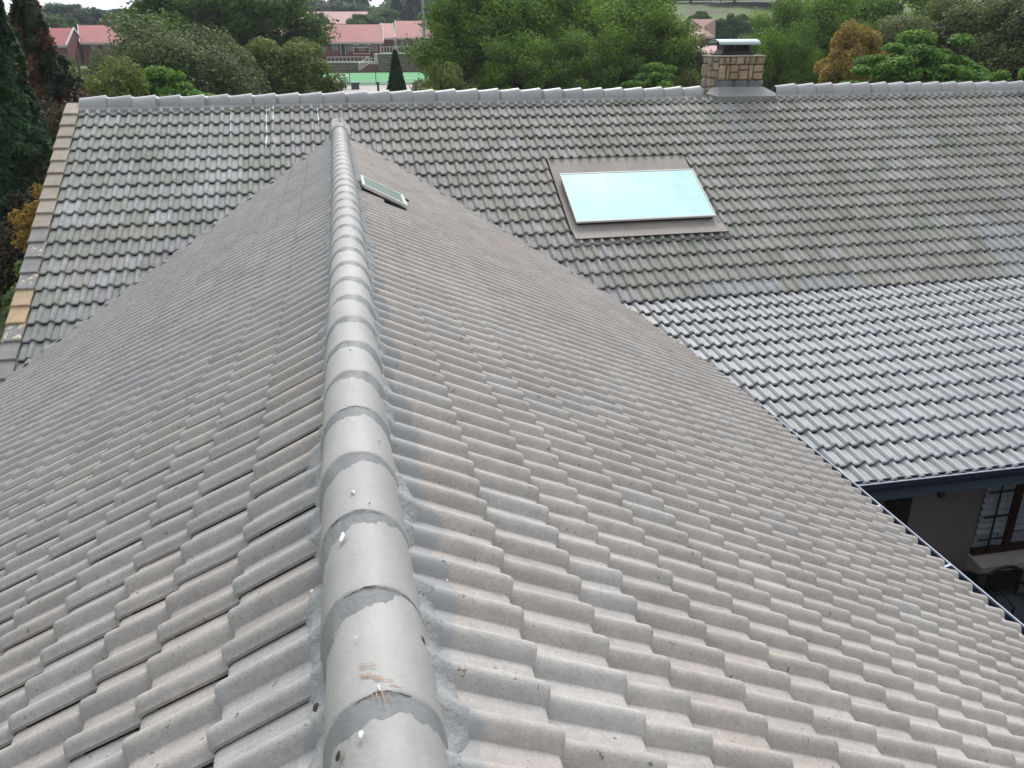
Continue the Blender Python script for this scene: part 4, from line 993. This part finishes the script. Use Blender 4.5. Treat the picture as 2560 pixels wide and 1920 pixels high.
def building(label, px0, px1, D, zb, ze, zr, depth, rot=0., roof=M_red, wins=(), door=None, ohang=.45, gr=True, extra=None, name='school_building', wallm=None, hip=False, barge=True):
    """front eave spans pixel columns px0..px1 at distance D. local x along front, y away."""
    a = at(px0, 96, D); b = at(px1, 96, D); L = math.hypot(b[0]-a[0], b[1]-a[1])
    ang = math.atan2(b[1]-a[1], b[0]-a[0])+rot
    e = empty(name, (a[0], a[1], zb), label, 'building'); e.rotation_euler = (0, 0, ang)
    h = ze-zb; r_ = zr-zb; o = ohang
    mb = MB()
    x0, x1, y0, y1 = o*.3, L-o*.3, o, depth-o
    mb.box(x0, x1, y0, y1, -3., h)
    if not hip:
        ym = depth/2
        mb.add([(x0, y0, h), (x0, ym, r_-.15), (x0, y1, h), (x1, y0, h), (x1, ym, r_-.15), (x1, y1, h)], [(0, 1, 2), (3, 5, 4), (0, 3, 4, 1), (1, 4, 5, 2)])
    mb.build('wall', wallm or M_brick, e, local=True)
    rf_ = MB(); ym = depth/2; t_ = .12; hx = depth/2*.8 if hip else 0
    for (ya, yb) in ((0, ym), (depth, ym)):
        up = [(0, ya, h), (L, ya, h), (L-hx, yb, r_), (hx, yb, r_)]; rf_.add(up+[(x, y, z-t_) for x, y, z in up], [(0, 1, 2, 3), (7, 6, 5, 4), (0, 4, 5, 1), (1, 5, 6, 2), (2, 6, 7, 3), (3, 7, 4, 0)])
    if hip: rf_.add([(0, 0, h), (hx, ym, r_), (0, depth, h), (L, 0, h), (L-hx, ym, r_), (L, depth, h)], [(0, 1, 2), (3, 5, 4)])
    ro = rf_.build('roof', roof, e, local=True)
    MB().box(0, L, -.03, -.005, h-.32, h-.0).build('fascia', M_fasc, e, local=True)
    if not hip and barge:
        for xx in (0, L):
            bg_ = MB(); bg_.beam((xx, 0, h-.02), (xx, ym, r_-.0), .10, .32); bg_.beam((xx, ym, r_-.0), (xx, depth, h-.02), .10, .32); bg_.build('barge_board', M_whitep, e, local=True)
    def fx(px): # pixel column -> local x on the front wall plane
        r = ray(px, 96); nrm = np.array([-math.sin(ang), math.cos(ang)]); d0 = nrm@np.array([a[0], a[1]])+o
        t = (d0-nrm@CAM[:2])/(nrm@r[:2]); p = CAM[:2]+r[:2]*t-np.array([a[0], a[1]]); return p@np.array([math.cos(ang), math.sin(ang)])
    def fz(px, py_): return at(px, py_, math.hypot(*(np.array([a[0], a[1]])+np.array([math.cos(ang), math.sin(ang)])*fx(px))))[2]-zb
    for (wa, wb, wt, wbm) in wins:
        xa, xb = fx(wa), fx(wb); zt, zb_ = fz(wa, wt), fz(wa, wbm)
        m1 = MB(); y = o-.06; m1.box(xa, xb, y, o+.02, zb_-.08, zb_); m1.box(xa, xb, y, o+.02, zt, zt+.06); m1.box(xa-.05, xa+.02, y, o+.02, zb_, zt); m1.box(xb-.02, xb+.05, y, o+.02, zb_, zt)
        for k in (1, 2, 3): xx = xa+(xb-xa)*k/4; m1.box(xx-.022, xx+.022, y+.01, o+.02, zb_, zt)
        for k in (1, 2, 3): zz = zb_+(zt-zb_)*k/4; m1.box(xa, xb, y+.012, o+.022, zz-.022-(.03 if k == 2 else 0), zz+.022)
        wnd = m1.build('window', M_sash, e, local=True)
        MB().box(xa, xb, o-.025, o-.01, zb_, zt).build('pane', M_glassd, wnd, local=True)
    if door:
        da, db, dt, dbm = door; xa, xb = fx(da), fx(db); zt, zb_ = fz(da, dt), fz(da, dbm)
        d1 = MB(); d1.box(xa, xb, o-.06, o+.02, zt, zt+.1); d1.box(xa-.12, xa, o-.06, o+.02, zb_, zt+.1); d1.box(xb, xb+.12, o-.06, o+.02, zb_, zt+.1)
        dd = d1.build('door', M_fasc, e, local=True); MB().box(xa, xb, o-.03, o-.012, zb_, zt).build('door_leaf', mat('dark_green_door', (.03, .035, .03), .6), dd, local=True)
    if extra: extra(e, fx, fz, o, h, L, ym)
    return e
M_white_ac = mat('aircon_white', (.66, .67, .67), .5)
def ex_school(e, fx, fz, o, h, L, ym):
    for a, b_ in ((883.5, 895), (913, 924)):
        xa, xb = fx(a), fx(b_); zt, zb_ = fz(a, 107.5), fz(a, 113.5)
        u = MB().box(xa, xb, o-.38, o-.0, zb_, zt).build('air_conditioner', M_white_ac, e, local=True)
        cx, cz = xa+(xb-xa)*.36, (zt+zb_)/2; n = 16; rr_ = (zt-zb_)*.40
        MB().add([(cx, o-.392, cz)]+[(cx+rr_*math.cos(k/n*6.2832), o-.392, cz+rr_*math.sin(k/n*6.2832)) for k in range(n)], [(0, 1+k, 1+(k+1) % n) for k in range(n)]).build('fan_grille', mat('dark_grille', (.05, .05, .05), .6), u, local=True)
    x = fx(949.5); MB().tube([(x, o-.08, h-.1), (x, o-.08, -1.2)], .07).build('downpipe', M_fasc, e, local=True)
E_ = lambda py_, D, px=900: float(at(px, py_, D)[2])
building('long red-roofed brick school building with two air conditioners under its eaves', 610, 957.5, 165, -1.9, E_(105, 165), E_(61.5, 169.5), 9.5, rot=rad(-4.5), roof=M_red,
         wins=[(830, 841.5, 108, 126), (867.5, 882, 108, 125.5), (897, 911.5, 108, 125.5), (925.5, 940.5, 108, 125.5), (800, 813, 108, 126), (760, 774, 108, 126)], door=(850.5, 861, 109, 137), extra=ex_school)
building('narrow red-roofed link between the two school buildings', 955, 986.5, 172, -1.2, E_(95, 172), E_(58.5, 177), 9.5, rot=rad(2), roof=M_red)
def ex_r(e, fx, fz, o, h, L, ym):
    x = fx(991); MB().tube([(x, o-.08, h-.1), (x, o-.08, -.6)], .07).build('downpipe', M_fasc, e, local=True)
building('red-roofed brick school building with three sash windows behind the light pole', 987.5, 1150, 172, -1.0, E_(94.5, 172), E_(52.5, 177), 9.8, rot=0., roof=M_red,
         wins=[(1003.5, 1018, 98, 115), (1035.5, 1050.5, 98, 115), (1066.5, 1080, 98, 115)], extra=ex_r)
building('long faded red roof with dark ribs behind the school', 690, 925, 226, 2.0, E_(59, 226), E_(29, 232), 12, roof=M_pink)
off = np.array([0, -.12, .05])
building('red-roofed brick house end with white barge boards on its gable, seen between cypress and bush', 100, 165.5, 150, -1.9, E_(112.5, 150, 165), E_(70, 154, 187), 9.5, rot=rad(-18.6), roof=M_red)
building('red-roofed brick block with two barred windows, partly behind the feathery tree', 197, 420, 154, -1.9, E_(106, 154, 260), E_(63, 159, 260), 10, roof=M_red, wins=[(224, 239, 108.5, 121), (254.5, 271, 108.5, 121), (300, 316, 108.5, 121)])
building('red roof glimpsed between the two cypresses', 8, 62, 150, -2.0, E_(112.5, 150, 40), E_(70, 155, 40), 10, roof=M_red)
e = building('far brick gable with white barge board on the skyline', 258, 309, 222, 1.2, E_(49, 222, 280), E_(49, 222, 280)+.1, 6, roof=M_red, ohang=.2)
gm_ = MB(); a = at(256, 52, 221.5); b = at(311, 47, 221.5); ap_ = at(275, 34, 221.5)
gm_.add([tuple(a), tuple(b), tuple(ap_), tuple(a+np.array([0, .4, 0])), tuple(b+np.array([0, .4, 0])), tuple(ap_+np.array([0, .4, 0]))], [(0, 1, 2), (5, 4, 3), (0, 3, 4, 1), (1, 4, 5, 2), (2, 5, 3, 0)])
gm_.build('gable_wall', M_brick, e); gb = MB(); gb.beam(tuple(ap_+off), tuple(b+off), .25, .35); gb.build('barge_board', M_whitep, e)
# right hand houses
building('brown hipped roof house with a tall grey window, right of the dense clump', 1722, 1787, 132, -4., E_(91, 132, 1750), E_(48, 137, 1750), 9, roof=M_brownroof, hip=True, wins=[(1755, 1768, 94, 112)], name='hip_roof_house')
building('pink tiled roof with a raised hip, behind the thin pale-trunked tree', 1668, 1732, 118, -4.6, E_(128, 118, 1700), E_(80, 124, 1700), 12, roof=M_pink, hip=True, name='hip_roof_house')
building('low pink tiled roof just behind the chimney cowl', 1735, 1830, 100, -5., E_(141, 100, 1790), E_(114, 104, 1790), 8, roof=M_pink, name='low_house')
building('pale pink roof low behind the thin tree, brick wall below', 1700, 1775, 84, -5.2, E_(168, 84, 1730), E_(134, 88, 1730), 8, roof=M_pink, name='low_house')
building('dark red building on the hilltop behind the grass bank', 1986, 2024, 290, 9.5, E_(3, 290, 2000), E_(-6, 295, 2000), 9, roof=M_brownroof, name='hilltop_house')
# patterned retaining wall
rwall = empty('retaining_wall', tuple(at(1784, 102, 160)), 'retaining wall of pale diamond-patterned planter blocks below the grass bank', 'wall')
M_dia = mat('pale_planter_block', (.55, .52, .47), .9)
dm = MB()
for r_ in range(5):
    for k in range(27):
        px = 1783+k*4.1+(2.05 if r_ % 2 else 0); y = 99-r_*3.5
        p = at(px, y, 160+r_*.4); dm.add([(p[0]-.12, p[1], p[2]), (p[0], p[1]-.1, p[2]-.10), (p[0]+.12, p[1], p[2]), (p[0], p[1]-.05, p[2]+.10)], [(0, 1, 2, 3)])
bk = MB(); a = at(1780, 103, 160.3); b = at(1892, 103, 160.3); a2 = at(1780, 83, 162.2); b2 = at(1892, 83, 162.2)
bk.add([tuple(a), tuple(b), tuple(b2), tuple(a2), (a[0], a[1]+3, a[2]), (b[0], b[1]+3, b[2])], [(0, 1, 2, 3), (0, 3, 4), (1, 5, 2)]); bk.build('block_backing', mat('dark_soil_wall', (.06, .05, .045), .95), rwall)
dm.build('planter_block', M_dia, rwall)

# ---- court, retaining walls, rails
def sheet(name, pts, m, dz, label=None):
    v = [tuple(p) for p in pts]; o = mesh_np(name, v, [tuple(range(len(v)))], m); o['kind'] = 'structure'; return o
ZC = -3.62
def gp(px, py_, z): r = ray(px, py_); t = (z-CAM[2])/r[2]; return CAM+r*t
M_court = mat('green_court', (.045, .28, .09), .8, noise=[(.15, .93, 1.05)]); M_court2 = mat('dark_green_court_edge', (.045, .16, .07), .85)
yn, yf, ynn = gp(900, 204, ZC)[1], 147.0, gp(900, 212.5, ZC)[1]
sheet('court', [(-42, yn, ZC+.02), (14, yn, ZC+.02), (14, yf, ZC+.02), (-42, yf, ZC+.02)], M_court, 0)
sheet('court_surround', [(-42, ynn, ZC+.02), (14, ynn, ZC+.02), (14, yn-.02, ZC+.02), (-42, yn-.02, ZC+.02)], M_court2, 0)
M_pav2 = mat('pale_paving', (.40, .37, .35), .9, noise=[(.3, .9, 1.1)])
sheet('pavement', [(-42, 58, ZC-.05), (10.5, 58, ZC-.05), (10.5, ynn-.1, ZC-.05), (-42, ynn-.1, ZC-.05)], M_pav2, 0)
bd = MB().box(-42, 10.5, 56, ynn-.05, ZC-1.4, ZC-.07).build('pavement_base', M_conc); bd['kind'] = 'structure'
bd = MB().box(-42, 14, ynn-.05, 148, ZC-1.4, ZC-.0).build('court_base', M_conc); bd['kind'] = 'structure'
def line(p, q, wd=.09):
    a, b = gp(*p, ZC+.04), gp(*q, ZC+.04); d = (b-a)/np.linalg.norm(b-a); n = np.array([-d[1], d[0], 0])*wd
    return [tuple(a-n), tuple(b-n), tuple(b+n), tuple(a+n)]
ln = MB()
for p, q, wd in (((818, 200), (873, 188), .12), ((819, 204), (1064, 203.5), .2), ((880, 185), (905, 184), .16), ((996, 193.5), (1056, 195.5), .12), ((1010, 185.5), (1056, 186), .2)): ln.add(line(p, q, wd), [(0, 1, 2, 3)])
o = ln.build('court_lines', M_whitep); o['kind'] = 'structure'
fence_m = mat('dark_green_steel', (.02, .05, .035), .6)
fn = empty('court_fence', tuple(gp(940, 212, ZC)), 'thin dark green fence along the near side of the green court', 'fence')
yfn = ynn+.5
def xat(px, y): r = ray(px, 200); return CAM[0]+r[0]*(y-CAM[1])/r[1]
for px in (740, 807, 874, 940, 1007, 1074): x = xat(px, yfn); MB().tube([(x, yfn, ZC), (x, yfn, ZC+1.55)], .045, 6).build('fence_post', fence_m, fn)
MB().box(xat(700, yfn), xat(1090, yfn), yfn-.02, yfn+.02, ZC+1.52, ZC+1.56).build('top_rail', fence_m, fn)
# black posts of the boundary fence
blk = mat('black_steel', (.01, .01, .01), .5)
bf = empty('boundary_fence', tuple(at(944, 230, 68)), 'black steel boundary fence posts just beyond the ridge', 'fence')
for px in (665, 758, 851, 944.5, 1039, 1132): p = at(px, 204.5, 68); MB().box(p[0]-.08, p[0]+.08, p[1]-.08, p[1]+.08, -5.2, p[2]).build('fence_post', blk, bf)
# benches beside the court
def bench(px0, px1, legs, label):
    D = 100.; p0 = at(px0, 207.5, D); p1 = at(px1, 207.5, D); e = empty('bench', (p0[0], p0[1], ZC), label, 'bench', None)
    MB().box(p0[0], p1[0], p0[1]-.25, p0[1]+.25, p0[2]-.05, p0[2]+.05).build('seat', blk, e)
    for l in legs: q = at(l, 207.5, D); MB().box(q[0]-.06, q[0]+.06, p0[1]-.2, p0[1]+.2, ZC-.05, p0[2]).build('leg', blk, e)
bench(831, 871, (835, 863), 'dark bench beside the court, left one')
bench(872, 900, (879, 896), 'dark bench beside the court, above the grey box')
bxp = at(887.5, 215, 90); e = MB(); e.box(bxp[0]-.37, bxp[0]+.37, bxp[1]-.3, bxp[1]+.3, at(887, 224, 90)[2], at(887, 208, 90)[2]); e.box(bxp[0]-.40, bxp[0]+.40, bxp[1]-.33, bxp[1]+.33, at(887, 208, 90)[2]+.002, at(887, 208, 90)[2]+.06)
tag(e.build('equipment_box', mat('grey_box', (.07, .08, .10), .6)), 'dark grey box standing on the paving in front of the court', 'box')
# retaining walls
def rw_(px0, px1, yb_, yt, D, label, name='retaining_wall'):
    a, b = at(px0, yb_, D), at(px1, yb_, D); zt = at(px0, yt, D)[2]
    e = empty(name, (a[0], a[1], a[2]), label, 'wall')
    MB().box(a[0], b[0], a[1], a[1]+1.2, a[2]-1, zt).build('block_face', M_block, e)
    MB().box(a[0]-.02, b[0]+.02, a[1]-.04, a[1]+1.2, zt+.002, zt+.12).build('coping', M_conc, e)
    return e, a, b, zt
w1, a1, b1, zt1 = rw_(946.5, 1160, 179, 136, 150, 'high block retaining wall right of the stairs')
w2, a2_, b2_, zt2 = rw_(560, 896, 179, 160.5, 151, 'low block retaining wall left of the stairs')
M_rail = mat('white_rail', (.75, .76, .76), .5)
def railing(p, q, h, label, n, D=None):
    e = empty('railing', tuple(p), label, 'railing')
    p = Vector(p); q = Vector(q); up = Vector((0, 0, h))
    for k in (1, .12): MB().beam(p+up*k, q+up*k, .07, .07).build('rail', M_rail, e)
    for i in range(n+1): c = p.lerp(q, i/n); MB().beam(c, c+up, .06, .06).build('baluster', M_rail, e)
railing((xat(957, a1[1]), a1[1]+.1, zt1+.1), (xat(1064, a1[1]), a1[1]+.1, zt1+.1), 1.05, 'white railing on top of the high retaining wall', 15)
railing((xat(822, a2_[1]), a2_[1]+.1, zt2+.1), (xat(928, a2_[1]), a2_[1]+.1, zt2+.1), .82, 'white railing on top of the low retaining wall', 11)
q0, q1 = at(899.5, 176.5, 149), at(921, 161, 150); railing(tuple(q0), tuple(q1), 1.15, 'white sloping handrail beside the stairs', 4)
q0, q1 = at(922, 160.5, 150), at(945, 161.5, 150); railing(tuple(q0), tuple(q1), .95, 'short white railing at the head of the stairs', 3)
q0, q1 = at(884, 136.5, 162), at(924, 136.5, 162); railing((q0[0], q0[1], q0[2]), (q1[0], q1[1], q1[2]), 1.2, 'free-standing white rail in front of the air conditioners', 1)
# stairs
stp = empty('stairs', tuple(at(920, 178, 150)), 'brick stairs climbing between the two retaining walls', 'stairs')
sa, sb_ = at(897, 179, 150), at(946, 179, 150)
for k in range(8): MB().box(sa[0]+(sb_[0]-sa[0])*k/16, sb_[0], sa[1]+.32*k, sa[1]+.32*(k+1)+(2 if k == 7 else 0), sa[2]-.5, sa[2]+.17*(k+1)).build('step', M_brick if k % 2 else mat('step_brick', (.19, .11, .08), .9), stp)
# terrace paving between wall and school
o = MB().box(xat(560, 152), xat(946, 152), 152.1, 168, -4, zt2-.02).build('terrace', M_conc); o['kind'] = 'structure'
o = MB().box(xat(946, 151)+.05, xat(1160, 151), 151.1, 175, -4, zt1-.02).build('terrace', M_conc); o['kind'] = 'structure'
# plants under the school windows
# ---- light poles
M_pole = mat('grey_galvanised_pole', (.33, .35, .37), .5, metal=.3)
def pole(px, pyb, pyt, D, wpx, label, lamp=False):
    b = at(px, pyb, D); t = at(px, pyt, D); e = empty('light_pole', tuple(b), label, 'light pole')
    r = wpx/FPX*D/2; MB().tube([(b[0], b[1], float(ground(b[0], b[1]))-.2), (b[0], b[1], t[2])], [r*1.15, r*.8], 12).build('shaft', M_pole, e, smooth=True, sharp=60)
    MB().box(b[0]-.9, b[0]+.9, b[1]-.06, b[1]+.06, t[2], t[2]+.12).build('cross_arm', M_pole, e)
    for k in (-.7, .7): MB().box(b[0]+k-.2, b[0]+k+.2, b[1]-.25, b[1]+.1, t[2]+.12, t[2]+.5).build('floodlight', M_pole, e)
pole(1064, 178, -70, 118, 6.5, 'thick grey light pole standing beside the court')
pole(888, 30, -30, 300, 2.5, 'distant white pole above the long far roof')
pole(1776, 22, -45, 262, 2.2, 'left one of the two thin white poles on the grass bank')
pole(1800, 22, -50, 262, 3.0, 'right, thicker one of the two white poles on the grass bank')
gp_ = at(212, 245, 34); e = empty('garden_pole', (gp_[0], gp_[1], -5.3), 'thin greenish pole in the bushes left of the ridge end', 'pole')
MB().tube([(gp_[0], gp_[1], -5.4), (gp_[0], gp_[1], at(212, 128, 34)[2])], .035, 7).build('shaft', mat('green_pole', (.10, .12, .09), .7), e)
# sand mound on the bank
mp_ = at(1762, 22, 258); mv = []; mf = []
for i in range(5):
    for k in range(14):
        t = i/4; q = 2*math.pi*k/14; mv.append((mp_[0]+1.6*(1-t)*math.cos(q), mp_[1]+1.2*(1-t)*math.sin(q), mp_[2]-.5+.95*math.sin(t*math.pi/2)))
for i in range(4):
    for k in range(14): mf.append((i*14+k, i*14+(k+1) % 14, (i+1)*14+(k+1) % 14, (i+1)*14+k))
tag(mesh_np('sand_mound', mv, mf, mat('reddish_sand', (.42, .30, .22), .95), smooth=True), 'low reddish mound on the grass bank left of the poles', 'mound')
# haze
hz_ = MB().box(-460, 460, -60, 470, -7, 60).build('haze', D_.materials.new('haze')); hz_['kind'] = 'stuff'
hm = hz_.data.materials[0]; hm.use_nodes = True; t = hm.node_tree; t.nodes.remove(t.nodes['Principled BSDF'])
pvn = t.nodes.new('ShaderNodeVolumePrincipled'); pvn.inputs['Color'].default_value = (.80, .88, 1, 1); pvn.inputs['Density'].default_value = .00035; pvn.inputs['Anisotropy'].default_value = .2
t.links.new(pvn.outputs[0], t.nodes['Material Output'].inputs['Volume'])
